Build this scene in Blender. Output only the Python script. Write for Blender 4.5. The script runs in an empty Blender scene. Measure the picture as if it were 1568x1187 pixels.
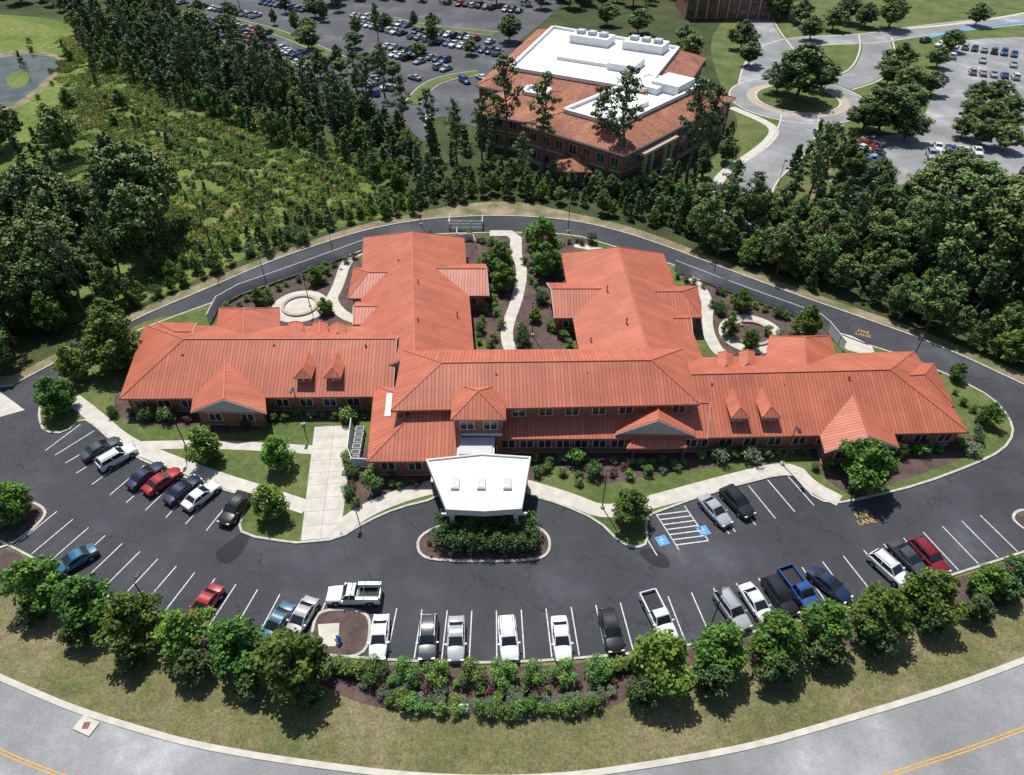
import bpy, bmesh, math, random
from mathutils import Vector, Matrix
R=random.Random(7)
# ---- survey constants: measured plan points (photo survey) -> metres on the site
F=1045.0; CX=784.0; CY=593.5; H=64.5; TH=math.radians(41.5)
S_,C_=math.sin(TH),math.cos(TH)
def P(u,v,h=0.0):
    d=(u-CX)/F; e=(v-CY)/F
    t=(H-h)/(S_+e*C_)
    return Vector((t*d,t*(C_-e*S_),h))
def PX(p):
    dr=H-p[2]; z=p[1]*C_+dr*S_
    return (CX+F*p[0]/z, CY+F*(dr*C_-p[1]*S_)/z)
scene=bpy.context.scene
COL=scene.collection
# ================= materials =================
def newmat(name):
    m=bpy.data.materials.new(name); m.use_nodes=True
    nt=m.node_tree; b=nt.nodes['Principled BSDF']
    return m,nt,b
def N(nt,t,**kw):
    n=nt.nodes.new(t)
    for k,v in kw.items():
        if k in n.inputs: n.inputs[k].default_value=v
        else: setattr(n,k,v)
    return n
def ramp(nt,stops):
    r=nt.nodes.new('ShaderNodeValToRGB'); cr=r.color_ramp
    while len(cr.elements)<len(stops): cr.elements.new(0.5)
    for e,(p,c) in zip(cr.elements,stops):
        e.position=p; e.color=(c[0],c[1],c[2],1)
    return r
def simple(name,col,rough=0.7,metal=0.0,var=0.12,scale=3.0,bump=0.0,spec=0.4):
    m,nt,b=newmat(name)
    tc=N(nt,'ShaderNodeNewGeometry'); no=N(nt,'ShaderNodeTexNoise',Scale=scale,Detail=5.0)
    nt.links.new(tc.outputs['Position'],no.inputs['Vector'])
    r=ramp(nt,[(0.3,[c*(1-var) for c in col]),(0.7,[min(1,c*(1+var)) for c in col])])
    nt.links.new(no.outputs['Fac'],r.inputs['Fac']); nt.links.new(r.outputs['Color'],b.inputs['Base Color'])
    b.inputs['Roughness'].default_value=rough; b.inputs['Metallic'].default_value=metal
    b.inputs['Specular IOR Level'].default_value=spec
    return m
def multinoise(name,layers,rough=0.9,bump=0.3,bdist=0.1,bscale=6.0):
    m,nt,b=newmat(name)
    g=N(nt,'ShaderNodeNewGeometry'); prev=None
    for sc,stops,f in layers:
        no=N(nt,'ShaderNodeTexNoise',Scale=sc,Detail=6.0,Roughness=0.62)
        nt.links.new(g.outputs['Position'],no.inputs['Vector'])
        r=ramp(nt,stops); nt.links.new(no.outputs['Fac'],r.inputs['Fac'])
        if prev is None: prev=r.outputs['Color']
        else:
            mx=N(nt,'ShaderNodeMix',data_type='RGBA',blend_type='MULTIPLY' if f<0 else 'MIX'); mx.inputs[0].default_value=abs(f)
            nt.links.new(prev,mx.inputs[6]); nt.links.new(r.outputs['Color'],mx.inputs[7]); prev=mx.outputs[2]
    nt.links.new(prev,b.inputs['Base Color'])
    nb=N(nt,'ShaderNodeTexNoise',Scale=bscale,Detail=4.0); nt.links.new(g.outputs['Position'],nb.inputs['Vector'])
    bp=N(nt,'ShaderNodeBump',Strength=bump,Distance=bdist); nt.links.new(nb.outputs['Fac'],bp.inputs['Height']); nt.links.new(bp.outputs['Normal'],b.inputs['Normal'])
    b.inputs['Roughness'].default_value=rough; b.inputs['Specular IOR Level'].default_value=0.2
    return m
W3=lambda a:(a,a,a)
M_lawn=multinoise('lawn_dry',[(0.09,[(0.35,(0.15,0.175,0.065)),(0.5,(0.235,0.22,0.10)),(0.66,(0.34,0.29,0.165))],0),(0.9,[(0.35,W3(0.72)),(0.65,W3(1.1))],-0.9),(3.5,[(0.3,W3(0.5)),(0.6,W3(1.1))],-0.9),(14,[(0.35,W3(0.5)),(0.65,W3(1.15))],-0.9)],bump=0.6)
M_green=multinoise('lawn_green',[(0.15,[(0.35,(0.085,0.14,0.035)),(0.65,(0.19,0.205,0.075))],0),(1.1,[(0.35,W3(0.7)),(0.65,W3(1.1))],-0.8),(5,[(0.3,W3(0.55)),(0.65,W3(1.1))],-0.8)],bump=0.5)
M_meadow=multinoise('meadow',[(0.05,[(0.3,(0.09,0.165,0.03)),(0.5,(0.16,0.23,0.05)),(0.66,(0.31,0.29,0.11))],0),(0.7,[(0.3,W3(0.6)),(0.65,W3(1.1))],-0.9),(5,[(0.3,W3(0.5)),(0.65,W3(1.1))],-0.8)],bump=0.5,bdist=0.3,bscale=2)
M_forest=multinoise('forest_floor',[(0.08,[(0.35,(0.035,0.06,0.018)),(0.65,(0.09,0.10,0.04))],0),(2,[(0.3,W3(0.4)),(0.65,W3(1.2))],-0.9)],bump=0.6)
M_mulch=multinoise('mulch',[(0.6,[(0.3,(0.085,0.058,0.052)),(0.7,(0.18,0.125,0.11))],0),(9,[(0.35,W3(0.4)),(0.65,W3(1.2))],-0.9)],bump=0.7)
M_dirt=multinoise('dirt_verge',[(0.25,[(0.35,(0.12,0.15,0.05)),(0.5,(0.25,0.21,0.13)),(0.65,(0.38,0.30,0.21))],0),(4,[(0.3,W3(0.6)),(0.65,W3(1.1))],-0.8)])
M_water=simple('pond_water',(0.075,0.09,0.06),rough=0.15,var=0.5,scale=0.2)
def asphalt(name,a,tint=(1,1,1.12),crack=0.4):
    m,nt,b=newmat(name); g=N(nt,'ShaderNodeNewGeometry')
    col=lambda k:(a*k*tint[0],a*k*tint[1],a*k*tint[2])
    n1=N(nt,'ShaderNodeTexNoise',Scale=0.07,Detail=8.0,Roughness=0.68); nt.links.new(g.outputs['Position'],n1.inputs['Vector'])
    r1=ramp(nt,[(0.30,col(0.72)),(0.5,col(1.0)),(0.60,col(1.3)),(0.70,col(1.9))]); nt.links.new(n1.outputs['Fac'],r1.inputs['Fac'])
    n2=N(nt,'ShaderNodeTexNoise',Scale=12.0,Detail=3.0); nt.links.new(g.outputs['Position'],n2.inputs['Vector'])
    r2=ramp(nt,[(0.3,W3(0.75)),(0.7,W3(1.15))]); nt.links.new(n2.outputs['Fac'],r2.inputs['Fac'])
    mx=N(nt,'ShaderNodeMix',data_type='RGBA',blend_type='MULTIPLY'); mx.inputs[0].default_value=0.8
    nt.links.new(r1.outputs['Color'],mx.inputs[6]); nt.links.new(r2.outputs['Color'],mx.inputs[7]); out=mx.outputs[2]
    if crack>0:
        wn=N(nt,'ShaderNodeTexNoise',Scale=0.35,Detail=4.0); nt.links.new(g.outputs['Position'],wn.inputs['Vector'])
        ad=N(nt,'ShaderNodeVectorMath',operation='MULTIPLY_ADD'); ad.inputs[1].default_value=(6,6,6)
        nt.links.new(wn.outputs['Color'],ad.inputs[0]); nt.links.new(g.outputs['Position'],ad.inputs[2])
        vo=N(nt,'ShaderNodeTexVoronoi',feature='DISTANCE_TO_EDGE',Scale=0.10); nt.links.new(ad.outputs[0],vo.inputs['Vector'])
        rr=ramp(nt,[(0.0,W3(0.35)),(0.004,W3(0.5)),(0.008,W3(1.0))]); nt.links.new(vo.outputs['Distance'],rr.inputs['Fac'])
        m2=N(nt,'ShaderNodeMix',data_type='RGBA',blend_type='MULTIPLY'); m2.inputs[0].default_value=crack
        nt.links.new(out,m2.inputs[6]); nt.links.new(rr.outputs['Color'],m2.inputs[7]); out=m2.outputs[2]
    nt.links.new(out,b.inputs['Base Color']); b.inputs['Roughness'].default_value=0.85; b.inputs['Specular IOR Level'].default_value=0.25
    return m
M_asph=asphalt('asphalt_dark',0.062,(0.97,1,1.13),0.6)
M_asph2=asphalt('asphalt_worn',0.27,(1,1,1.02),0.12)
M_asph3=asphalt('asphalt_lot_far',0.095,crack=0)
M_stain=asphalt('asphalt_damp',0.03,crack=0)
M_conc=simple('concrete',(0.55,0.52,0.46),rough=0.9,var=0.14,scale=0.8)
M_kerb=simple('kerb_concrete',(0.48,0.46,0.41),rough=0.9,var=0.2,scale=1.5)
M_white=simple('paint_line_white',(0.62,0.62,0.62),rough=0.8,var=0.3,scale=5)
M_yellow=simple('paint_line_yellow',(0.62,0.36,0.05),rough=0.8,var=0.2,scale=5)
M_blue=simple('paint_blue',(0.10,0.32,0.62),rough=0.8)
def roofmat(name,c,freq,tile=False):
    m,nt,b=newmat(name)
    uv=N(nt,'ShaderNodeUVMap'); uv.uv_map='UVMap'
    sep=N(nt,'ShaderNodeSeparateXYZ'); nt.links.new(uv.outputs['UV'],sep.inputs[0])
    mu=N(nt,'ShaderNodeMath',operation='MULTIPLY'); mu.inputs[1].default_value=freq; nt.links.new(sep.outputs['X'],mu.inputs[0])
    fr=N(nt,'ShaderNodeMath',operation='FRACT'); nt.links.new(mu.outputs[0],fr.inputs[0])
    rs=ramp(nt,[(0.0,W3(1.0)),(0.08,W3(1.0)),(0.14,W3(0.0)),(0.86,W3(0.0)),(0.92,W3(1.0))]); nt.links.new(fr.outputs[0],rs.inputs['Fac'])
    g=N(nt,'ShaderNodeNewGeometry'); no=N(nt,'ShaderNodeTexNoise',Scale=0.25,Detail=7.0,Roughness=0.6); nt.links.new(g.outputs['Position'],no.inputs['Vector'])
    k=0.16 if not tile else 0.35
    rc=ramp(nt,[(0.3,[x*(1-k) for x in c]),(0.7,[min(1,x*(1+k)) for x in c])]); nt.links.new(no.outputs['Fac'],rc.inputs['Fac'])
    fl=N(nt,'ShaderNodeMath',operation='FLOOR'); nt.links.new(mu.outputs[0],fl.inputs[0])
    wn=N(nt,'ShaderNodeTexWhiteNoise',noise_dimensions='1D'); nt.links.new(fl.outputs[0],wn.inputs['W'])
    rp=ramp(nt,[(0,W3(0.88)),(1,W3(1.05))]); nt.links.new(wn.outputs['Value'],rp.inputs['Fac'])
    mx=N(nt,'ShaderNodeMix',data_type='RGBA',blend_type='MULTIPLY'); mx.inputs[0].default_value=1
    nt.links.new(rc.outputs['Color'],mx.inputs[6]); nt.links.new(rp.outputs['Color'],mx.inputs[7])
    m2=N(nt,'ShaderNodeMix',data_type='RGBA',blend_type='MIX')
    mf=N(nt,'ShaderNodeMath',operation='MULTIPLY'); mf.inputs[1].default_value=0.6; nt.links.new(rs.outputs['Color'],mf.inputs[0]); nt.links.new(mf.outputs[0],m2.inputs[0])
    nt.links.new(mx.outputs[2],m2.inputs[6]); m2.inputs[7].default_value=(c[0]*0.5,c[1]*0.42,c[2]*0.42,1)
    out=m2.outputs[2]
    if tile:
        n3=N(nt,'ShaderNodeTexNoise',Scale=2.5,Detail=3.0); nt.links.new(g.outputs['Position'],n3.inputs['Vector'])
        r3=ramp(nt,[(0.3,W3(0.6)),(0.7,W3(1.25))]); nt.links.new(n3.outputs['Fac'],r3.inputs['Fac'])
        m3=N(nt,'ShaderNodeMix',data_type='RGBA',blend_type='MULTIPLY'); m3.inputs[0].default_value=1
        nt.links.new(out,m3.inputs[6]); nt.links.new(r3.outputs['Color'],m3.inputs[7]); out=m3.outputs[2]
    nt.links.new(out,b.inputs['Base Color'])
    bp=N(nt,'ShaderNodeBump',Strength=0.6,Distance=0.05); nt.links.new(rs.outputs['Color'],bp.inputs['Height']); nt.links.new(bp.outputs['Normal'],b.inputs['Normal'])
    b.inputs['Roughness'].default_value=0.45 if not tile else 0.8; b.inputs['Specular IOR Level'].default_value=0.4
    return m
M_roof=roofmat('red_metal_roof',(0.525,0.160,0.096),2.1)
M_ridge=simple('ridge_cap_red',(0.45,0.13,0.08),rough=0.5,var=0.08)
M_tile=roofmat('clay_tile_roof',(0.40,0.165,0.10),3.0,True)
m,nt,b=newmat('brick_wall'); M_brick=m
g=N(nt,'ShaderNodeUVMap'); g.uv_map='UVMap'
bt=N(nt,'ShaderNodeTexBrick',Scale=3.0); bt.inputs['Color1'].default_value=(0.29,0.115,0.075,1); bt.inputs['Color2'].default_value=(0.19,0.075,0.055,1); bt.inputs['Mortar'].default_value=(0.3,0.24,0.2,1); bt.inputs['Mortar Size'].default_value=0.012
nt.links.new(g.outputs['UV'],bt.inputs['Vector']); nt.links.new(bt.outputs['Color'],b.inputs['Base Color']); b.inputs['Roughness'].default_value=0.9
M_fascia=simple('fascia_trim',(0.38,0.13,0.085),rough=0.6)
M_trim=simple('white_trim',(0.62,0.61,0.58),rough=0.6,var=0.05)
M_stucco=simple('stucco_grey',(0.42,0.42,0.40),rough=0.9)
M_tan=simple('tan_stone_band',(0.42,0.36,0.28),rough=0.9)
M_membr=simple('white_roof_membrane',(0.78,0.78,0.78),rough=0.7,var=0.07,scale=0.6)
M_hvac=simple('hvac_grey',(0.5,0.51,0.52),rough=0.5,var=0.1)
def glass(name,c):
    m,nt,b=newmat(name); b.inputs['Base Color'].default_value=(*c,1); b.inputs['Roughness'].default_value=0.06; b.inputs['Specular IOR Level'].default_value=0.8
    return m
M_glass=glass('window_glass',(0.03,0.04,0.05)); M_cglass=glass('car_glass',(0.018,0.022,0.028))
m,nt,b=newmat('car_paint'); M_paint=m
oi=N(nt,'ShaderNodeObjectInfo'); nt.links.new(oi.outputs['Color'],b.inputs['Base Color']); b.inputs['Roughness'].default_value=0.3; b.inputs['Coat Weight'].default_value=0.6; b.inputs['Coat Roughness'].default_value=0.08
M_tyre=simple('tyre_rubber',(0.02,0.02,0.02),rough=0.9); M_rim=simple('wheel_rim',(0.4,0.4,0.42),rough=0.35,metal=0.6)
M_hl=simple('headlight',(0.75,0.75,0.75),rough=0.15,var=0.02); M_tl=simple('taillight',(0.4,0.02,0.02),rough=0.2)
M_black=simple('dark_metal',(0.025,0.024,0.022),rough=0.5); M_plast=simple('black_plastic',(0.02,0.02,0.022),rough=0.7)
M_bark=simple('bark',(0.13,0.10,0.07),rough=0.95,var=0.35,scale=4)
M_fence=simple('vinyl_fence',(0.72,0.73,0.74),rough=0.6,var=0.1)
def leafmat(name,dark,light,yel,trans=0.0,k=1.0):
    dark,light,yel=[tuple(c*k for c in q) for q in (dark,light,yel)]
    m,nt,b=newmat(name)
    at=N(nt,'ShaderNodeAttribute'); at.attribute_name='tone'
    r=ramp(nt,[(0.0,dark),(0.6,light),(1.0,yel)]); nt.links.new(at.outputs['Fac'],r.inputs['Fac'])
    oi=N(nt,'ShaderNodeObjectInfo'); hs=N(nt,'ShaderNodeHueSaturation')
    mr=N(nt,'ShaderNodeMapRange'); mr.inputs[3].default_value=0.47; mr.inputs[4].default_value=0.52; nt.links.new(oi.outputs['Random'],mr.inputs[0]); nt.links.new(mr.outputs[0],hs.inputs['Hue'])
    mu=N(nt,'ShaderNodeMath',operation='MULTIPLY'); mu.inputs[1].default_value=7.31; nt.links.new(oi.outputs['Random'],mu.inputs[0]); fr=N(nt,'ShaderNodeMath',operation='FRACT'); nt.links.new(mu.outputs[0],fr.inputs[0])
    mv=N(nt,'ShaderNodeMapRange'); mv.inputs[3].default_value=0.7; mv.inputs[4].default_value=1.35; nt.links.new(fr.outputs[0],mv.inputs[0]); nt.links.new(mv.outputs[0],hs.inputs['Value'])
    nt.links.new(r.outputs['Color'],hs.inputs['Color']); nt.links.new(hs.outputs['Color'],b.inputs['Base Color'])
    b.inputs['Roughness'].default_value=0.55; b.inputs['Specular IOR Level'].default_value=0.3
    if trans>0:
        tr=N(nt,'ShaderNodeBsdfTranslucent'); nt.links.new(hs.outputs['Color'],tr.inputs['Color'])
        mx=N(nt,'ShaderNodeMixShader'); mx.inputs[0].default_value=trans
        out=nt.nodes['Material Output']; nt.links.new(b.outputs[0],mx.inputs[1]); nt.links.new(tr.outputs[0],mx.inputs[2]); nt.links.new(mx.outputs[0],out.inputs['Surface'])
    return m
L_young=leafmat('leaf_maple',(0.030,0.068,0.012),(0.075,0.15,0.022),(0.14,0.22,0.035),.25,1.6)
L_big=leafmat('leaf_oak',(0.026,0.046,0.014),(0.062,0.100,0.026),(0.115,0.145,0.045),0,1.8)
L_pine=leafmat('leaf_pine',(0.020,0.040,0.015),(0.048,0.088,0.028),(0.10,0.135,0.042),0,1.75)
L_shrub=leafmat('leaf_shrub',(0.026,0.055,0.014),(0.06,0.12,0.025),(0.13,0.19,0.04),0,1.8)
L_dark=leafmat('leaf_holly',(0.016,0.038,0.012),(0.038,0.075,0.02),(0.07,0.115,0.03),0,1.7)
L_grey=leafmat('leaf_sage',(0.07,0.10,0.06),(0.14,0.18,0.11),(0.22,0.25,0.15),0,1.3)
L_purple=leafmat('leaf_purple',(0.03,0.012,0.016),(0.08,0.03,0.035),(0.16,0.09,0.05),0,1.5)
L_grass=leafmat('tall_grass',(0.09,0.14,0.028),(0.16,0.225,0.045),(0.33,0.31,0.11),0,1.25)
# ================= mesh helpers =================
class MB:
    def __init__(s): s.v=[];s.f=[];s.m=[];s.uv=[]
    def face(s,pts,mi=0,uv=None):
        i=len(s.v); s.v+= [tuple(p) for p in pts]; s.f.append(tuple(range(i,i+len(pts)))); s.m.append(mi)
        if uv is None: uv=[(p[0],p[1]) for p in pts]
        s.uv.append(uv)
    def wallq(s,a,b,z0,z1,mi=0):
        L=(Vector(b)-Vector(a)).length
        s.face([(a[0],a[1],z0),(b[0],b[1],z0),(b[0],b[1],z1),(a[0],a[1],z1)],mi,[(0,z0),(L,z0),(L,z1),(0,z1)])
    def box(s,c,sz,mi=0,mat=None):
        x,y,z=[k/2 for k in sz]; c=Vector(c)
        p=[Vector(q) for q in [(-x,-y,-z),(x,-y,-z),(x,y,-z),(-x,y,-z),(-x,-y,z),(x,-y,z),(x,y,z),(-x,y,z)]]
        if mat is not None: p=[mat@q for q in p]
        p=[q+c for q in p]
        for f in [(3,2,1,0),(4,5,6,7),(0,1,5,4),(1,2,6,5),(2,3,7,6),(3,0,4,7)]: s.face([p[i] for i in f],mi)
    def beam(s,a,b,w,mi=0,w2=None,n=4):
        a=Vector(a);b=Vector(b);d=b-a
        if d.length<1e-6:return
        w2=w if w2 is None else w2
        q=d.to_track_quat('Z','Y'); ra=[];rb=[]
        for k in range(n):
            t=2*math.pi*(k+.5)/n; o=q@Vector((math.cos(t),math.sin(t),0))
            ra.append(a+o*w);rb.append(b+o*w2)
        for k in range(n): s.face([ra[k],ra[(k+1)%n],rb[(k+1)%n],rb[k]],mi)
        s.face(ra[::-1],mi); s.face(rb,mi)
    def build(s,name,mats,parent=None):
        me=bpy.data.meshes.new(name); me.from_pydata(s.v,[],s.f)
        for m in mats: me.materials.append(m)
        me.polygons.foreach_set('material_index',s.m)
        ul=me.uv_layers.new(name='UVMap'); fl=[]
        for u in s.uv:
            for a in u: fl+= [a[0],a[1]]
        ul.data.foreach_set('uv',fl)
        me.update()
        o=bpy.data.objects.new(name,me); COL.objects.link(o)
        if parent: o.parent=parent
        return o
def empty(name,loc=(0,0,0)):
    o=bpy.data.objects.new(name,None); o.location=loc; o.empty_display_size=1; COL.objects.link(o); return o
def chaikin(p,n=2,closed=True):
    p=[Vector(q) for q in p]
    for _ in range(n):
        o=[]
        if not closed: o.append(p[0])
        for i in range(len(p) if closed else len(p)-1):
            a=p[i];b=p[(i+1)%len(p)]
            o+= [a*.75+b*.25,a*.25+b*.75]
        if not closed: o.append(p[-1])
        p=o
    return p
def W(pts,n=2,closed=True): return chaikin([P(*q) for q in pts],n,closed)
def sheet(name,pts,z,mat,parent=None):
    b=MB(); b.face([(p[0],p[1],z) for p in pts],0)
    me_o=b.build(name,[mat],parent)
    bm=bmesh.new(); bm.from_mesh(me_o.data)
    bm.normal_update()
    for f in bm.faces:
        if f.normal.z<0: f.normal_flip()
    bmesh.ops.triangulate(bm,faces=bm.faces,ngon_method='EAR_CLIP'); bm.to_mesh(me_o.data); bm.free()
    return me_o
def offs(pts,d,closed):
    n=len(pts); out=[]
    for i in range(n):
        if closed: a=pts[i-1];c=pts[(i+1)%n]
        else: a=pts[max(i-1,0)];c=pts[min(i+1,n-1)]
        t=(c-a); t.z=0
        if t.length<1e-6: t=Vector((1,0,0))
        t.normalize(); nr=Vector((-t.y,t.x,0)); out.append(pts[i]+nr*d)
    return out
def ribbon(name,pts,w,z,mat,closed=False,thick=0.0,parent=None):
    mb=MB(); mi=0
    a=offs(pts,w/2,closed); b=offs(pts,-w/2,closed); n=len(pts)
    for i in range(n if closed else n-1):
        j=(i+1)%n
        mb.face([(b[i].x,b[i].y,z),(b[j].x,b[j].y,z),(a[j].x,a[j].y,z),(a[i].x,a[i].y,z)],mi)
        if thick>0:
            for e in (a,b):
                mb.face([(e[i].x,e[i].y,z-thick),(e[j].x,e[j].y,z-thick),(e[j].x,e[j].y,z),(e[i].x,e[i].y,z)],mi)
    return mb.build(name,[mat],parent)
# ================= camera / light =================
cam=bpy.data.cameras.new('camera'); co=bpy.data.objects.new('camera',cam); COL.objects.link(co)
co.location=(0,0,H); co.rotation_euler=(math.pi/2-TH,0,0); cam.sensor_width=36; cam.lens=F*36/1568; cam.clip_end=6000; cam.clip_start=0.5
scene.camera=co
EL=math.radians(63); AZ=math.radians(-22)   # azimuth of sun from +Y
sd=Vector((math.sin(AZ)*math.cos(EL),math.cos(AZ)*math.cos(EL),math.sin(EL)))
sun=bpy.data.lights.new('sun','SUN'); so=bpy.data.objects.new('sun',sun); COL.objects.link(so)
sun.energy=4.8; sun.angle=math.radians(0.53); sun.color=(1,0.97,0.91)
so.rotation_euler=(-sd).to_track_quat('-Z','Y').to_euler(); so.location=(0,100,150)
w=bpy.data.worlds.new('World'); scene.world=w; w.use_nodes=True; nt=w.node_tree
bg=nt.nodes['Background']; sk=nt.nodes.new('ShaderNodeTexSky'); sk.sky_type='NISHITA'; sk.sun_disc=False; sk.sun_elevation=EL; sk.sun_rotation=AZ; sk.air_density=1.0
nt.links.new(sk.outputs[0],bg.inputs[0]); bg.inputs[1].default_value=0.09
scene.view_settings.view_transform='Standard'; scene.view_settings.look='None'; scene.view_settings.exposure=0
# ================= ground =================
b=MB(); b.face([(-3000,-1500,0),(3000,-1500,0),(3000,4500,0),(-3000,4500,0)]); b.build('ground',[M_forest])
roadpts=W([(-600,840),(-250,1030),(0,1152),(100,1191),(300,1252),(760,1312),(1150,1252),(1350,1191),(1568,1119),(1800,1015),(2100,840)],3,False)
front=[(20,838),(100,882),(200,930),(320,970),(460,1000),(600,1012),(760,1017),(950,1004),(1080,985),(1200,958),(1320,925),(1460,880),(1568,846)]
outer=[(-260,560),(0,601),(50,574),(130,532),(205,489),(330,437),(400,406),(480,377),(560,352),(640,337),(720,331),(800,331),(870,337),(930,349),(1000,370),(1100,408),(1200,445),(1300,480),(1400,515),(1480,548),(1568,590),(1700,650),(1780,770)]+front[::-1]+[(-60,800),(-260,790)]
OUT=W(outer,2)
lawn=[P(-600,760),P(-260,790),P(-60,800)]+[P(*q) for q in front]+[P(1780,775),P(2100,800)]+[p.copy() for p in roadpts[::-1]]
sheet('lawn',lawn,0.012,M_lawn)
sheet('verge_dirt',W([(-260,540),(0,585),(50,560),(130,518),(205,476),(330,424),(400,396),(480,367),(560,342),(640,325),(720,310),(800,308),(870,325),(930,337),(1000,358),(1100,397),(1200,434),(1300,468),(1400,502),(1480,534),(1568,573),(1700,630),(1780,770),(1568,800),(800,900),(100,800),(-260,700)]),0.008,M_dirt)
sheet('asphalt_car_park',OUT,0.022,M_asph)
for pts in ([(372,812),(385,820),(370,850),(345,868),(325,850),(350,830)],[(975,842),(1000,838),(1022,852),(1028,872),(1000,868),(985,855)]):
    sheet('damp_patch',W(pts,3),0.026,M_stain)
ribbon('kerb',OUT,0.25,0.14,M_kerb,closed=True,thick=0.14)
ribbon('road',roadpts,9.8,0.03,M_asph2)
ribbon('kerb',offs(roadpts,5.05,False),0.55,0.10,M_conc,thick=0.1)
for o in (0.13,-0.13): ribbon('road_marking',offs(roadpts,o,False),0.1,0.036,M_yellow)
isl=[(60,640),(68,662),(100,664),(126,640),(150,655),(200,697),(270,727),(340,750),(385,762),(366,800),(372,820),(450,832),(465,831),(518,826),(560,800),(610,778),(668,764),(690,742),(790,742),(815,760),(860,773),(915,797),(950,832),(975,840),(992,832),(988,800),(1000,784),(1215,716),(1235,755),(1270,773),(1330,762),(1410,742),(1490,712),(1535,690),(1552,665),(1545,640),(1520,610),(1470,583),(1390,548),(1300,520),(1230,485),(1130,445),(1030,405),(930,375),(880,360),(800,356),(690,358),(620,362),(560,376),(450,418),(345,457),(260,488),(200,511),(130,545),(85,585),(62,620)]
ISL=chaikin([P(*q) for q in isl],1)
sheet('island_lawn',ISL,0.12,M_green)
ribbon('kerb',ISL,0.28,0.15,M_kerb,closed=True,thick=0.14)
def bed(pts,n=2,z=0.13,mat=M_mulch,name='mulch_bed'): return sheet(name,W(pts,n),z,mat)
bed([(170,610),(190,650),(290,655),(300,668),(410,660),(420,645),(560,648),(560,600),(200,600)],1)
bed([(540,660),(530,780),(560,790),(650,750),(700,742),(700,690),(560,690)],1)
bed([(780,700),(790,740),(820,745),(840,705),(920,745),(960,735),(1110,712),(1240,690),(1255,730),(1310,765),(1330,755),(1500,695),(1490,660),(1100,660),(800,680)],1)
bed([(700,360),(690,380),(725,545),(895,545),(870,375),(915,370),(880,362)],1)
bed([(330,470),(345,462),(470,415),(560,382),(560,500),(420,510),(330,495)],1)
bed([(1020,405),(1130,450),(1250,492),(1285,530),(1220,560),(1080,545),(1050,430)],1)
bed([(190,500),(340,465),(330,500),(200,530)],1,0.126,M_green,'island_lawn')
bed([(-40,830),(20,842),(100,888),(200,936),(320,977),(460,1005),(600,1020),(760,1025),(950,1010),(1080,990),(1200,964),(1320,931),(1460,886),(1568,853),(1600,900),(1500,945),(1420,955),(1330,985),(1250,1000),(1150,1015),(1060,1030),(985,1045),(950,1080),(900,1092),(760,1096),(620,1092),(540,1075),(490,1045),(400,1030),(300,1005),(190,985),(100,940),(0,905)],2,0.02)
def walk(pts,w=1.8,name='sidewalk',z=0.136,mat=None,n=2): return ribbon(name,W(pts,n,False),w,z,mat or M_conc,thick=0.05)
walk([(112,612),(148,640),(190,678),(250,703),(330,733),(392,752),(470,778)],2.0)
walk([(215,683),(330,681),(480,690)],1.5,z=0.140)
sheet('plaza_paving',[P(482,655),P(543,652),P(521,824),P(461,829)],0.146,M_conc)
JM=MB()
for k in range(1,9):
    a=P(482,655).lerp(P(461,829),k/9);c=P(543,652).lerp(P(521,824),k/9); JM.face([(a.x,a.y-.03,.150),(c.x,c.y-.03,.150),(c.x,c.y+.03,.150),(a.x,a.y+.03,.150)])
a=P(512,654);c=P(491,826); JM.face([(a.x-.03,a.y,.154),(c.x-.03,c.y,.154),(c.x+.03,c.y,.154),(a.x+.03,a.y,.154)])
JM.build('paving_joints',[simple('joint_grey',(.3,.28,.25))])
walk([(518,812),(560,782),(620,757),(700,738)],2.2,z=0.142)
walk([(780,738),(830,752),(880,768),(925,787),(990,772),(1105,740),(1213,713),(1240,745),(1285,768)],2.0,z=0.141)
walk([(790,388),(801,415),(792,460),(778,495),(775,520),(786,548)],1.9,n=3,z=0.15)
walk([(750,358),(790,358),(790,390)],2.2,n=1,z=0.144)
walk([(880,376),(930,386)],1.6,z=0.144)
walk([(555,385),(530,400),(518,440),(505,462),(530,488),(560,492)],1.9,z=0.15)
walk([(1060,425),(1085,460),(1080,500),(1095,535),(1110,545)],1.9,z=0.15)
def disc(c,r,n=40,sx=1): return [Vector((c.x+r*sx*math.cos(2*math.pi*i/n),c.y+r*math.sin(2*math.pi*i/n),0)) for i in range(n)]
for c,(u,v),rr in (('l',(460,470),4.6),('r',(1150,512),5.0)):
    q=P(u,v); sheet('patio',disc(q,rr),0.158,M_conc); sheet('mulch_bed',disc(q,rr*0.55),0.162,M_mulch if c=='r' else M_conc)
    ribbon('kerb',disc(q,rr*0.6),0.5,0.45,M_tan,closed=True,thick=0.3)
sheet('concrete_pad',[P(0,600),P(38,628),P(-40,650),P(-160,640)],0.03,M_conc)
sheet('concrete_pad',W([(1290,508),(1350,540),(1305,543),(1275,520)],1),0.15,M_conc)
def island(pts,mat=M_mulch,n=2):
    w_=W(pts,n); sheet('island_bed',w_,0.12,mat); ribbon('kerb',w_,0.3,0.15,M_kerb,closed=True,thick=0.14); return w_
island([(640,820),(640,850),(670,860),(815,860),(843,848),(840,815),(800,800),(690,800)])
island([(476,1003),(480,950),(495,934),(550,934),(570,950),(560,1010)])
sheet('concrete_pad',[P(487,957),P(520,955),P(518,990),P(490,992)],0.14,M_conc)
island([(-40,765),(40,765),(72,780),(66,798),(20,835),(-40,850)])
island([(1570,780),(1552,785),(1550,800),(1600,830),(1640,800)])
LM=MB()
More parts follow.
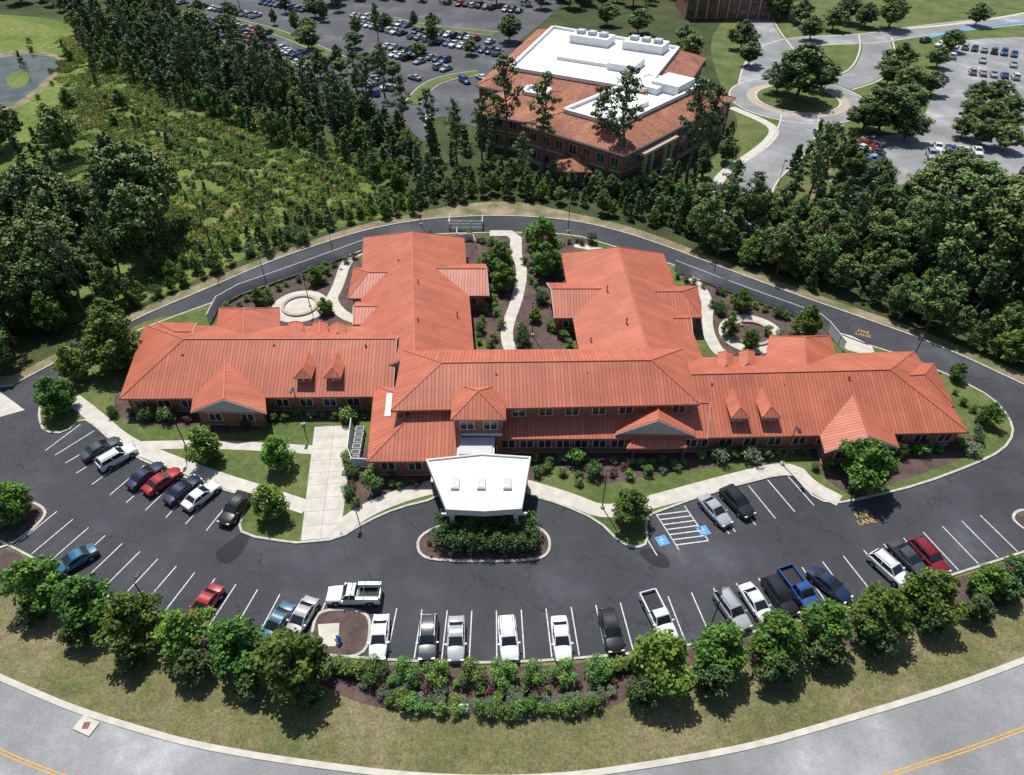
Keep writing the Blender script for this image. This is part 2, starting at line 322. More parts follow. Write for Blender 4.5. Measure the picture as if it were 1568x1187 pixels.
def line(a,b,w=0.12,z=0.034,mi=0):
    a=Vector(a);b=Vector(b);d=(b-a);d.z=0;d.normalize();n=Vector((-d.y,d.x,0))*w/2
    LM.face([(p.x,p.y,z) for p in (a-n,b-n,b+n,a+n)],mi)
def stalls(poly,step,depth,side,skip=lambda u:False,slant=0.0):
    acc=0.0
    for i in range(len(poly)-1):
        a,b=poly[i],poly[i+1]; L=(b-a).length; d=(b-a)/L
        while acc<L:
            p=a+d*acc; n=Vector((-d.y,d.x,0))*side+d*slant; n.normalize()
            if not skip(PX(p)[0]): line(p+n*0.3,p+n*depth)
            acc+=step
        acc-=L
FR=W(front,2,False)
stalls(FR,2.72,5.6,1,lambda u:(470<u<585))
LR=W([(126,648),(150,658),(200,700),(270,730),(340,752),(383,764)],1,False); stalls(LR,2.75,5.6,-1)
stalls([P(1085,760),P(1215,719)],2.75,5.6,-1)
a=P(1003,785);b_=P(1046,772);d=(b_-a).normalized();n=Vector((d.y,-d.x,0))
line(a+n*.3,a+n*5.6);line(b_+n*.3,b_+n*5.6);
Lh=(b_-a).length
for k in range(7): line(a+n*(0.4+0.75*k)+d*.07,a+d*(Lh-.07)+n*(1.1+0.75*k),0.14,0.038)
line(b_+d*2.75+n*.3,b_+d*2.75+n*5.6)
line(a-d*2.7+n*.8,a-d*2.7+n*5.4)
def blueq(c,s=1.3):
    LM.face([(c+d*x*s/2+n*y*s/2).to_tuple()[:2]+(0.034,) for x,y in ((-1,1),(1,1),(1,-1),(-1,-1))],1)
    line(c-d*.3+n*.1,c+n*.45,0.12,0.042); line(c-d*.35-n*.05,c+d*.3-n*.05,0.1,0.046); line(c-n*.05,c-n*.45,0.12,0.050)
blueq(P(1077,813)); blueq(P(1014,828))
LM.build('parking_marking',[M_white,M_blue])
def text(t,u,v,size,rot,mat=M_yellow):
    cu=bpy.data.curves.new('pt','FONT'); cu.body=t; cu.size=size; cu.align_x='CENTER'
    o=bpy.data.objects.new('tmp',cu); COL.objects.link(o); q=P(u,v); bpy.context.view_layer.update()
    dg=bpy.context.evaluated_depsgraph_get(); me=bpy.data.meshes.new_from_object(o.evaluated_get(dg)); bpy.data.objects.remove(o)
    me.materials.clear(); me.materials.append(mat)
    o=bpy.data.objects.new('painted_lettering',me); COL.objects.link(o); o.location=(q.x,q.y,0.04); o.rotation_euler=(0,0,rot)
text('FIRE\nLANE',1322,792,.95,math.radians(12)); text('FIRE\nLANE',1322,510,.95,math.radians(-24))
# ---- meadow, pond, far roads
sheet('meadow',W([(-300,20),(60,20),(200,60),(270,110),(420,190),(560,240),(640,305),(628,325),(560,338),(460,365),(350,405),(210,470),(100,500),(-300,520)]),0.006,M_meadow)
M_wet=multinoise('wet_meadow',[(0.07,[(0.35,(0.13,0.20,0.035)),(0.5,(0.20,0.26,0.06)),(0.68,(0.30,0.28,0.11))],0),(0.6,[(0.3,W3(0.5)),(0.65,W3(1.1))],-0.9),(3,[(0.3,W3(0.55)),(0.65,W3(1.1))],-0.9)])
sheet('meadow',W([(-300,20),(40,25),(110,60),(160,110),(110,170),(40,230),(-300,300)]),0.011,M_wet)
sheet('meadow',W([(-90,92),(10,78),(55,76),(104,88),(84,120),(55,150),(10,176),(-90,190)]),0.014,M_dirt)
sheet('pond_water',W([(-60,100),(10,86),(50,82),(96,90),(76,115),(48,142),(10,167),(-60,180)]),0.018,M_water)
sheet('meadow',W([(5,118),(40,105),(48,125),(20,140)]),0.022,M_meadow)
sheet('asphalt_car_park',W([(270,-30),(300,40),(350,70),(430,110),(560,160),(620,185),(640,215),(660,215),(665,170),(740,200),(800,215),(760,90),(850,20),(900,-40)]),0.02,M_asph3)
for pts in ([(630,160),(655,130),(690,118),(735,112)],[(560,20),(640,40),(760,52)],[(350,30),(430,50),(520,90)]):
    w_=W(pts,2,False); ribbon('island_lawn',w_,4.5,0.12,M_green,thick=0.12); ribbon('kerb',offs(w_,2.25,False),0.3,0.14,M_kerb,thick=.1); ribbon('kerb',offs(w_,-2.25,False),0.3,0.14,M_kerb,thick=.1)
sheet('lawn',W([(1080,60),(1130,10),(1568,-40),(1900,-20),(1900,80),(1450,90),(1420,190),(1310,200),(1320,300),(1250,345),(1190,320),(1070,320),(1050,280),(1140,200),(1110,150)]),0.009,M_green)
ra=W([(1150,360),(1142,300),(1160,265),(1200,235),(1222,200),(1225,180)],3,False)
ribbon('road',ra,9.0,0.022,M_asph2)
for o in (4.6,-4.6): ribbon('kerb',offs(ra,o,False),0.4,0.12,M_conc,thick=.1)
rc=P(1221,152)
rb=W([(1160,130),(1165,100),(1190,72),(1240,62),(1330,60),(1420,45),(1568,30),(1800,10)],3,False); ribbon('road',rb,11,0.024,M_asph2)
rd=W([(1280,130),(1330,115),(1345,80),(1340,55)],3,False); ribbon('road',rd,9,0.028,M_asph2)
re=W([(1190,75),(1165,40),(1150,0),(1160,-60)],3,False); ribbon('road',re,9,0.032,M_asph2)
for q in (rb,rd,re):
    for o in (5.2,-5.2): ribbon('kerb',offs(q,o,False),0.5,0.036,M_conc)
sheet('roundabout',disc(rc,18,64),0.040,M_asph2)
ribbon('kerb',disc(rc,18.1,64),0.4,0.046,M_conc,closed=True)
sheet('roundabout_island',disc(rc,11,48),0.14,M_green); ribbon('kerb',disc(rc,11,48),0.5,0.17,M_conc,closed=True,thick=.15); ribbon('paving_ring',disc(rc,12.4,48),2.2,0.05,M_tan,closed=True)
walk([(1098,325),(1092,290),(1110,262),(1160,232),(1188,205),(1180,190),(1120,165)],2.4,z=0.06,n=3)
walk([(1290,190),(1260,230),(1275,280)],1.4,z=0.055,mat=M_dirt,n=3)
walk([(1275,205),(1262,250),(1245,330),(1250,360)],2.2,z=0.045,mat=M_dirt,n=3)
walk([(1420,58),(1500,40),(1620,30)],1.8,z=0.1,mat=M_blue,name='blue_running_track')
walk([(1390,44),(1480,36),(1600,15)],1.6,z=0.06)
sheet('asphalt_car_park',W([(1300,215),(1420,200),(1440,75),(1500,55),(1800,60),(1900,500),(1568,445),(1490,428),(1400,330),(1325,300)]),0.016,M_asph2)
# ================= medical building =================
BLD=empty('medical_building',P(784,600))
def par(o):
    o.parent=BLD; o.matrix_parent_inverse=Matrix.Translation(-BLD.location)
    return o
def roof(q,h,pitch,axis='x',e0=1.0,e1=1.0,wall=True,mat=M_roof,inset=0.65,windows=(0,),wh=None,base=0.0,fz=0.28,gablemat=1,wsp=3.1):
    FL,FRr,BR,BL_=[P(a,b_,h) if not isinstance(a,Vector) else a for a,b_ in q]
    mb=MB()
    if axis=='x': A0,A1,B0,B1=FL,BL_,FRr,BR
    else: A0,A1,B0,B1=FRr,FL,BR,BL_
    ma=(A0+A1)/2; mb_=(B0+B1)/2; ax=(mb_-ma).normalized()
    w0=(A1-A0).length/2; w1=(B1-B0).length/2; ww=(w0+w1)/2; rise=pitch*ww
    ra_=ma+ax*(w0*e0)+Vector((0,0,rise)); rb_=mb_-ax*(w1*e1)+Vector((0,0,rise))
    def rf(pts,eave,mi=0):
        d=(eave[1]-eave[0]).normalized(); nrm=(pts[1]-pts[0]).cross(pts[2]-pts[0]).normalized(); s=nrm.cross(d)
        mb.face(pts,mi,[(p.dot(d),p.dot(s)) for p in pts])
    rf([A0,B0,rb_,ra_],(A0,B0)); rf([B1,A1,ra_,rb_],(B1,A1))
    rf([A1,A0,ra_],(A1,A0),0 if e0>0.2 else gablemat); rf([B0,B1,rb_],(B0,B1),0 if e1>0.2 else gablemat)
    cor=[A0,B0,B1,A1]; dn=Vector((0,0,-fz))
    for i in range(4):
        a,c=cor[i],cor[(i+1)%4]; mb.face([a+dn,c+dn,c,a],2)
    mb.face([c+dn for c in cor][::-1],3)
    mb.beam(ra_,rb_,0.12,4)
    for c,r_ ,e in ((A0,ra_,e0),(A1,ra_,e0),(B0,rb_,e1),(B1,rb_,e1)): mb.beam(c,r_,0.09,4)
    if min(e0,e1)<=0.2:
        for c0,c1,r_,e,s in ((A0,A1,ra_,e0,-1),(B0,B1,rb_,e1,1)):
            if e<=0.2:
                o=ax*s*0.06
                for c in (c0,c1): mb.beam(c+o-Vector((0,0,.12)),r_+o-Vector((0,0,.12)),0.13,5)
    par(mb.build('roof',[mat,M_stucco,M_fascia,M_trim,M_ridge,M_trim]))
    if wall:
        cs=[FL,FRr,BR,BL_]; ins=[]
        for i in range(4):
            p,c,nx=cs[i-1],cs[i],cs[(i+1)%4]
            ins.append(c+((p-c).normalized()+(nx-c).normalized())*inset)
        wb=MB()
        for i in range(4):
            a,c=ins[i],ins[(i+1)%4]; wb.wallq(a,c,base,h-fz,0)
            dd=(c-a); L=dd.length; dd.normalize(); nn=Vector((dd.y,-dd.x,0)); 
            rot=Matrix(((dd.x,nn.x,0),(dd.y,nn.y,0),(0,0,1)))
            m_=(a+c)/2
            wb.box((m_.x+nn.x*.02,m_.y+nn.y*.02,base+0.35),(L+.04,0.08,0.12),1,rot)
            if i in windows:
                k=max(1,int(L/wsp)); 
                for j in range(k):
                    p=a+dd*(L*(j+.5)/k); zt=(wh or (h-fz-0.55)); 
                    wb.box((p.x,p.y,zt-0.65),(1.75,0.16,1.4),2,rot)
                    for s in (-.42,.42): wb.box((p.x+dd.x*s,p.y+dd.y*s,zt-0.65),(0.74,0.2,1.22),3,rot)
        par(wb.build('walls',[M_brick,M_tan,M_trim,M_glass]))
    return ra_,rb_
roof([(182,611),(600,607),(620,500),(222,498)],3.3,.45,'x',1,0.0,windows=(0,3))
roof([(325,545),(430,545),(428,471),(335,471)],3.32,.47,'y',0.0,0.8,windows=(2,))
roof([(292,630),(408,632),(402,560),(302,560)],3.3,.48,'y',0.0,0.0,windows=(0,),wsp=3.4)
roof([(222,560),(300,560),(300,494),(240,494)],3.25,.40,'x',0.8,0.0,windows=())
roof([(549,575),(729,575),(711,364),(556,364)],3.31,.43,'y',0.0,0.5,windows=(1,3))
roof([(532,457),(650,457),(650,410),(541,410)],3.34,.42,'x',0.7,0.0,windows=(0,))
roof([(620,453),(748,453),(742,404),(620,404)],3.35,.42,'x',0.0,0.0,windows=(0,))
roof([(541,497),(640,497),(640,462),(546,462)],3.36,.40,'x',0.0,0.0,windows=())
roof([(893,575),(1086,575),(1016,388),(859,388)],3.31,.43,'y',0.0,0.5,windows=(1,3))
roof([(850,487),(990,487),(980,433),(838,433)],3.34,.42,'x',0.0,0.0,windows=(0,))
roof([(960,488),(1075,486),(1069,438),(950,438)],3.35,.42,'x',0.0,0.7,windows=(0,))
roof([(985,515),(1060,513),(1052,480),(975,480)],3.36,.40,'x',0.0,0.0,windows=())
roof([(1050,671),(1484,662),(1400,538),(1050,548)],3.3,.45,'x',0.0,1.0,windows=(0,1))
roof([(1165,590),(1290,590),(1272,514),(1178,514)],3.32,.47,'y',0.0,0.8,windows=(2,))
roof([(1263,692),(1377,684),(1350,612),(1240,614)],3.3,.48,'y',0.0,0.0,windows=(0,),wsp=3.4)
roof([(1350,640),(1462,622),(1430,556),(1330,556)],3.42,.40,'x',0.0,0.8,windows=())
roof([(598,629),(1072,619),(1046,534),(616,536)],7.0,.45,'x',1,1,windows=(0,2),wh=6.35)
roof([(562,707),(705,706),(705,590),(573,590)],3.5,.45,'x',1,0,windows=(0,3))
roof([(700,673),(1082,671),(1082,600),(700,600)],3.45,.45,'x',0,0,windows=(0,),wsp=2.3)
roof([(943,664),(1064,666),(1064,612),(943,612)],3.95,.50,'y',0,0,windows=(0,),wsp=2.6)
roof([(960,687),(1052,685),(1050,668),(962,668)],2.9,.40,'x',0.6,0.6,wall=False)
roof([(690,643),(775,643),(773,587),(693,587)],7.45,.5,'x',1,1,windows=(0,1,3),wh=6.7,wsp=2.0,inset=0.5)
for q in ([(440,523),(466,523),(464,494),(442,494)],[(478,520),(503,520),(502,494),(479,494)],[(506,518),(530,518),(529,496),(507,496)],[(1098,568),(1124,568),(1122,540),(1099,540)],[(1130,566),(1158,566),(1156,538),(1132,538)]):
    roof(q,5.2,.42,'y',0.7,0.3,wall=True,windows=(),inset=.25)
cb=MB()
for u,v in ((968,690),(1044,688)):
    p=P(u,v+12); cb.beam((p.x,p.y,0.1),(p.x,p.y,2.7),0.25,0)
a=P(690,643,7.45);c=P(775,643,7.45); yv=a.y+0.42
cb.box(((a.x+c.x)/2,yv,4.6),(c.x-a.x-1.0,0.3,0.35),1); cb.box(((a.x+c.x)/2,yv,1.6),(c.x-a.x-2.2,0.26,2.6),2)
for k in range(5): cb.box((a.x+1.2+(c.x-a.x-2.4)*k/4,yv-.03,1.6),(0.1,0.3,2.6),1)
par(cb.build('entrance',[M_brick,M_trim,M_glass]))
b=MB(); a=P(700,690,4.2); c=P(757,690,4.2)
b.box(((a.x+c.x)/2,57.2,4.0),(c.x-a.x,3.4,0.5),0); b.box(((a.x+c.x)/2,57.2,4.35),(c.x-a.x-.5,2.6,0.2),1); par(b.build('link_roof',[M_trim,M_hvac]))
def dormer(u,v,rot=0,h0=3.7,w_=2.3,dp=3.2):
    p=P(u,v,h0); mb=MB()
    x0,x1=p.x-w_/2,p.x+w_/2; y0=p.y; y1=p.y+dp+1.5; hw=h0+1.25
    mb.box(((x0+x1)/2,(y0+y1)/2+.3,(h0+hw)/2-.5),(w_-.5,y1-y0-.6,hw-h0+1),1)
    mb.box(((x0+x1)/2,y0+.26,hw-.45),(w_-.75,.1,.75),2); 
    for s in (-.42,.42): mb.box(((x0+x1)/2+s,y0+.22,hw-.45),(.68,.1,.58),3)
    A=Vector((x0,y0,hw));B=Vector((x1,y0,hw));C=Vector((x1,y1,hw));D=Vector((x0,y1,hw)); r=w_/2*.75
    ra_=Vector((p.x,y0+w_/2*.9,hw+r)); rb_=Vector((p.x,y1,hw+r))
    def rf(pts,d):
        d=d.normalized(); n_=(pts[1]-pts[0]).cross(pts[2]-pts[0]).normalized(); s=n_.cross(d); mb.face(pts,0,[(q.dot(d),q.dot(s)) for q in pts])
    rf([A,B,ra_],B-A); rf([B,C,rb_,ra_],C-B); rf([D,A,ra_,rb_],A-D); mb.face([D,C,B,A],4)
    for q in (A,B): mb.beam(q,ra_,.05,5)
    mb.beam(ra_,rb_,.06,5)
    for q,s in ((A,B),(A,D),(B,C)): mb.beam(q-Vector((0,0,.08)),s-Vector((0,0,.08)),.08,4)
    par(mb.build('dormer',[M_roof,M_stucco,M_trim,M_glass,M_fascia,M_ridge]))
dormer(466,590,h0=4.1); dormer(511,589,h0=4.1); dormer(1131,651,h0=4.1); dormer(1178,650,h0=4.1)
b=MB()
for u,v,h in ((760,575,8.7),(900,572,8.7),(640,430,7.0),(700,480,4.8),(600,460,5),(930,440,6.5),(960,490,7),(980,520,6.4),(280,545,5.8),(420,530,6.4),(560,530,6.5),(1200,590,6),(1300,580,6.5),(1090,590,6.2),(640,490,6.9),(610,400,6),(905,520,4.5)):
    p=P(u,v,h); b.beam((p.x,p.y,h-1.2),(p.x,p.y,h+.2),.1,0,n=8); b.beam((p.x,p.y,h+.2),(p.x,p.y,h+.27),.16,1,n=8)
par(b.build('roof_vents',[M_ridge,M_black]))
b=MB(); A=P(585,637,4.1); B=P(598,637,4.9); C=P(601,602,4.9); D=P(588,602,4.1)
b.face([A,B,C,D]); b.face([A-Vector((0,0,.3)),B-Vector((0,0,.3)),B,A]); par(b.build('roof_hatch_panel',[M_membr]))
b=MB(); hc=5.0
top=[P(652,703,hc),P(737,694,hc),P(813,699,hc),P(799,779,hc),P(741,783,hc),P(683,780,hc)]
cc=sum(top,Vector())/6
inn=[cc+(p-cc)*0.955 for p in top]
n_=len(top)
b.face([p-Vector((0,0,.22)) for p in inn][::-1],0)
for i in range(n_):
    j=(i+1)%n_; D_=Vector((0,0,-.9))
    b.face([top[i]+D_,top[i],top[j],top[j]+D_][::-1],1); b.face([top[i],inn[i],inn[j],top[j]],1); b.face([inn[i],inn[i]-Vector((0,0,.22)),inn[j]-Vector((0,0,.22)),inn[j]],1)
b.face([p+Vector((0,0,-.88)) for p in top],2)
for u in (697,737,777):
    p=P(u,741,hc-.1); b.box((p.x,p.y,hc-.05),(0.95,1.6,.34),1); b.box((p.x,p.y,hc+.13),(0.75,1.4,.06),3)
for i in (0,2,3,5):
    p=cc+(top[i]-cc)*.86
    b.box((p.x,p.y,1.0),(.9,.9,1.9),4); b.box((p.x,p.y,2.0),(1.0,1.0,.12),1); b.box((p.x,p.y,3.1),(.5,.5,2.2),1)
for k in range(9):
    t=k/8; q=top[5].lerp(top[3],t); z=hc-.9-.35*(1-math.sin(math.pi*t)); b.box((q.x,q.y+.15,(z+hc-.9)/2),(1.2,.2,max(.05,hc-.9-z)),1)
par(b.build('entrance_canopy',[M_membr,M_trim,M_trim,M_hvac,M_brick]))
# ================= office building (joined rectangular blocks) =================
OFF=empty('office_building',P(930,180))
def poff(o): o.parent=OFF; o.matrix_parent_inverse=Matrix.Translation(-OFF.location); return o
def block(corners,eh,rh,inset,units):
    EO=[Vector((x,y,eh)) for x,y in corners]; n_=4; EI=[]
    for i in range(4):
        p,c,nx=EO[i-1],EO[i],EO[(i+1)%4]
        e1=(p-c).normalized(); e2=(nx-c).normalized(); s=abs(e1.cross(e2).z)
        q=c+(e1+e2)*(inset/max(s,.5)); q.z=rh; EI.append(q)
    b=MB()
    for i in range(4):
        j=(i+1)%4; d=(EO[j]-EO[i]).normalized(); pts=[EO[i],EO[j],EI[j],EI[i]]; nn=(pts[1]-pts[0]).cross(pts[2]-pts[0]).normalized(); s=nn.cross(d)
        b.face(pts,0,[(q.dot(d),q.dot(s)) for q in pts])
        b.face([EO[i]-Vector((0,0,.4)),EO[j]-Vector((0,0,.4)),EO[j],EO[i]],2)
        b.beam(EI[i]+Vector((0,0,.3)),EI[j]+Vector((0,0,.3)),.55,1); b.beam(EO[i],EI[i],.15,3)
    b.face([p+Vector((0,0,.02)) for p in EI],1); b.face([p-Vector((0,0,.39)) for p in EO][::-1],2)
    ang=math.atan2((EO[1]-EO[0]).y,(EO[1]-EO[0]).x); cen=sum(EO,Vector())/4; rt=Matrix.Rotation(ang,3,'Z')
    for dx,dy,sx,sy,sz,un_ in units:
        o=rt@Vector((dx,dy,0)); b.box((cen.x+o.x,cen.y+o.y,rh+.03+sz/2),(sx,sy,sz),1,rt)
        if un_:
            for k in (-.3,0,.3):
                o2=rt@Vector((dx+k*sx,dy,0)); b.box((cen.x+o2.x,cen.y+o2.y,rh+sz+.5),(sx*.18,2.2,.9),4,rt)
    poff(b.build('roof',[M_tile,M_membr,M_trim,M_ridge,M_hvac]))
    b=MB(); WO=[]
    for i in range(4):
        p,c,nx=EO[i-1],EO[i],EO[(i+1)%4]; WO.append(c+((p-c).normalized()+(nx-c).normalized())*1.0)
    for i in range(4):
        a,c=WO[i],WO[(i+1)%4]; b.wallq(a,c,0,eh-.35,0); dd=(c-a);dd.z=0;L=dd.length;dd.normalize();nn=Vector((dd.y,-dd.x,0)); rot=Matrix(((dd.x,nn.x,0),(dd.y,nn.y,0),(0,0,1)))
        m_=(a+c)/2; b.box((m_.x,m_.y,4.2),(L,.2,.4),1,rot); b.box((m_.x,m_.y,.5),(L,.2,.9),1,rot); b.box((m_.x,m_.y,eh-.6),(L,.24,.4),1,rot)
        k=int(L/3.4)
        for j in range(k):
            p=a+dd*(L*(j+.5)/k)
            for z in (2.3,6.1): b.box((p.x,p.y,z),(2.0,.24,2.1),1,rot); b.box((p.x,p.y,z),(1.7,.3,1.8),2,rot); b.box((p.x,p.y,z),(.1,.34,1.8),1,rot)
        for j in range(0,k,3):
            p=a+dd*(L*(j+.0)/max(k,1)); b.box((p.x,p.y,eh/2-.2),(.6,.5,eh-.5),0,rot)
    poff(b.build('walls',[M_brick,M_tan,M_glass])); return WO
WA=block([(2,150.5),(22.7,133.6),(53.2,167),(32.5,184)],8.6,11.0,6.5,[(-2,8,9,5,1.4,False),(4,-8,.8,14,.9,False),(3,12,7,8,2.0,False)])
block([(-9,176),(34,153),(53,199),(8,228)],8.62,11.4,7.0,[(-6,12,11,6,2.0,True),(9,13,11,6,2.0,True),(0,-6,16,.8,.8,False),(10,-4,7,8,1.6,False)])
block([(-9,160),(12,150),(22,172),(-2,182)],7.6,10.2,9.6,[])
b=MB(); a,c=WA[1],WA[2]; dd=(c-a);dd.z=0; dd.normalize(); nn=Vector((dd.y,-dd.x,0)); rot=Matrix(((dd.x,nn.x,0),(dd.y,nn.y,0),(0,0,1)))
for t in (6,8.5,13.5,16):
    p=a+dd*t+nn*1.6; b.beam((p.x,p.y,0),(p.x,p.y,7),.45,0,n=10)
p=a+dd*11+nn*1.0; b.box((p.x,p.y,7.2),(13,2.6,.6),0,rot); poff(b.build('portico',[M_tan]))
_p=par
def par(o): return poff(o)
roof([(848,262),(908,264),(902,237),(853,235)],3.6,.4,'x',1,1,mat=M_tile,windows=(0,))
def par(o): o.parent=OB2; o.matrix_parent_inverse=Matrix.Translation(-OB2.location); return o
OB2=empty('office_building',P(1110,10)); 
b=MB(); A=P(1070,30)
b.box((A.x+14,A.y+10,5),(38,18,10),0)
for z in (2.2,5.2,8.2):
    for k in range(10): b.box((A.x-3+k*3.8,A.y+1.0,z),(2.2,.3,1.6),2)
for k in range(11): b.box((A.x-4.9+k*3.8,A.y+.9,5),(.5,.4,10),1)
par(b.build('walls',[M_brick,M_tan,M_glass]))
z=10.2
x0,x1,y0,y1=A.x-6,A.x+34,A.y,A.y+20
roof([(Vector((x0,y0,z)),0),(Vector((x1,y0,z)),0),(Vector((x1,y1,z)),0),(Vector((x0,y1,z)),0)],z,.4,'x',1,1,wall=False,mat=M_tile); par=_p
# ================= fences, enclosure =================
def fence(pts,hh=1.9,name='privacy_fence'):
    w_=W(pts,1,False); mb=MB()
    for i in range(len(w_)-1):
        a,c=w_[i],w_[i+1]; L=(c-a).length; d=(c-a)/L; k=max(1,round(L/2.4)); rot=Matrix(((d.x,-d.y,0),(d.y,d.x,0),(0,0,1)))
        for j in range(k):
            p=a+(c-a)*(j/k); q=a+(c-a)*((j+.5)/k); mb.box((p.x,p.y,hh/2+.17),(.15,.15,hh+.2),0,rot); mb.box((q.x,q.y,hh/2+.2),(L/k-.16,.05,hh-.15),0,rot)
            mb.box((q.x,q.y,hh+.16),(L/k-.16,.09,.1),0,rot)
    mb.build(name,[M_fence])
fence([(322,498),(340,462),(450,423),(558,383)]); fence([(1033,415),(1130,453),(1232,490),(1258,500),(1290,540)])
fence([(728,380),(724,368),(700,372),(700,360)],1.4)
b=MB(); p=P(713,352)
for s in (-3.2,-1.1,1.1,3.2): b.box((p.x+s,p.y,.95),(.2,.2,1.9),0); 
for z in (.5,1.2,1.8): b.box((p.x,p.y,z),(6.4,.07,.16),0)
for s in (-3.2,3.2):
    for z in (.5,1.2,1.8): b.box((p.x+s,p.y+1.6,z),(.07,3.1,.16),0)
b.build('gate_fence',[M_trim])
b=MB()
for k in range(6):
    p=P(553-k*1.6,665+k*9); b.box((p.x,p.y,.65),(1.1,.8,1.0),0); b.box((p.x,p.y,1.17),(.9,.6,.05),1)
b.build('condenser_units',[M_hvac,M_black])
fence([(540,655),(533,715),(565,717)],1.5,'service_fence')
def lamp_mesh(hh):
    mb=MB(); mb.beam((0,0,0),(0,0,.5),.28,1,n=10); mb.beam((0,0,.5),(0,0,hh),.085,0,.06,n=8); mb.beam((0,0,hh),(0,-.7,hh+.12),.05,0,n=6)
    mb.box((0,-.95,hh+.12),(.42,.8,.16),0); mb.box((0,-.95,hh+.03),(.3,.6,.03),2)
    o=mb.build('lampproto',[M_black,M_conc,M_hl]); me=o.data; bpy.data.objects.remove(o); return me
LM1=lamp_mesh(7.6)
def place(name,me,loc,rz=0,s=1,parent=None,col=None):
    o=bpy.data.objects.new(name,me); o.location=loc; o.rotation_euler=(0,0,rz); o.scale=(s,s,s) if not isinstance(s,tuple) else s
    COL.objects.link(o)
    if parent: o.parent=parent
    if col: o.color=(*col,1)
    return o
for u,v,r in ((285,684,0),(465,652,0),(243,950,3.1),(922,778,0),(1197,712,0),(410,442,0),(543,776,0),(1090,432,1),(1398,548,1),(870,356,0),(645,345,2),(512,398,1),(1082,975,3),(475,470,0),(815,515,0),(1135,500,0),(1190,290,0),(1240,330,0)):
    q=P(u,v); place('street_lamp',LM1,(q.x,q.y,0.02),r,0.9 if v>500 else 0.85)
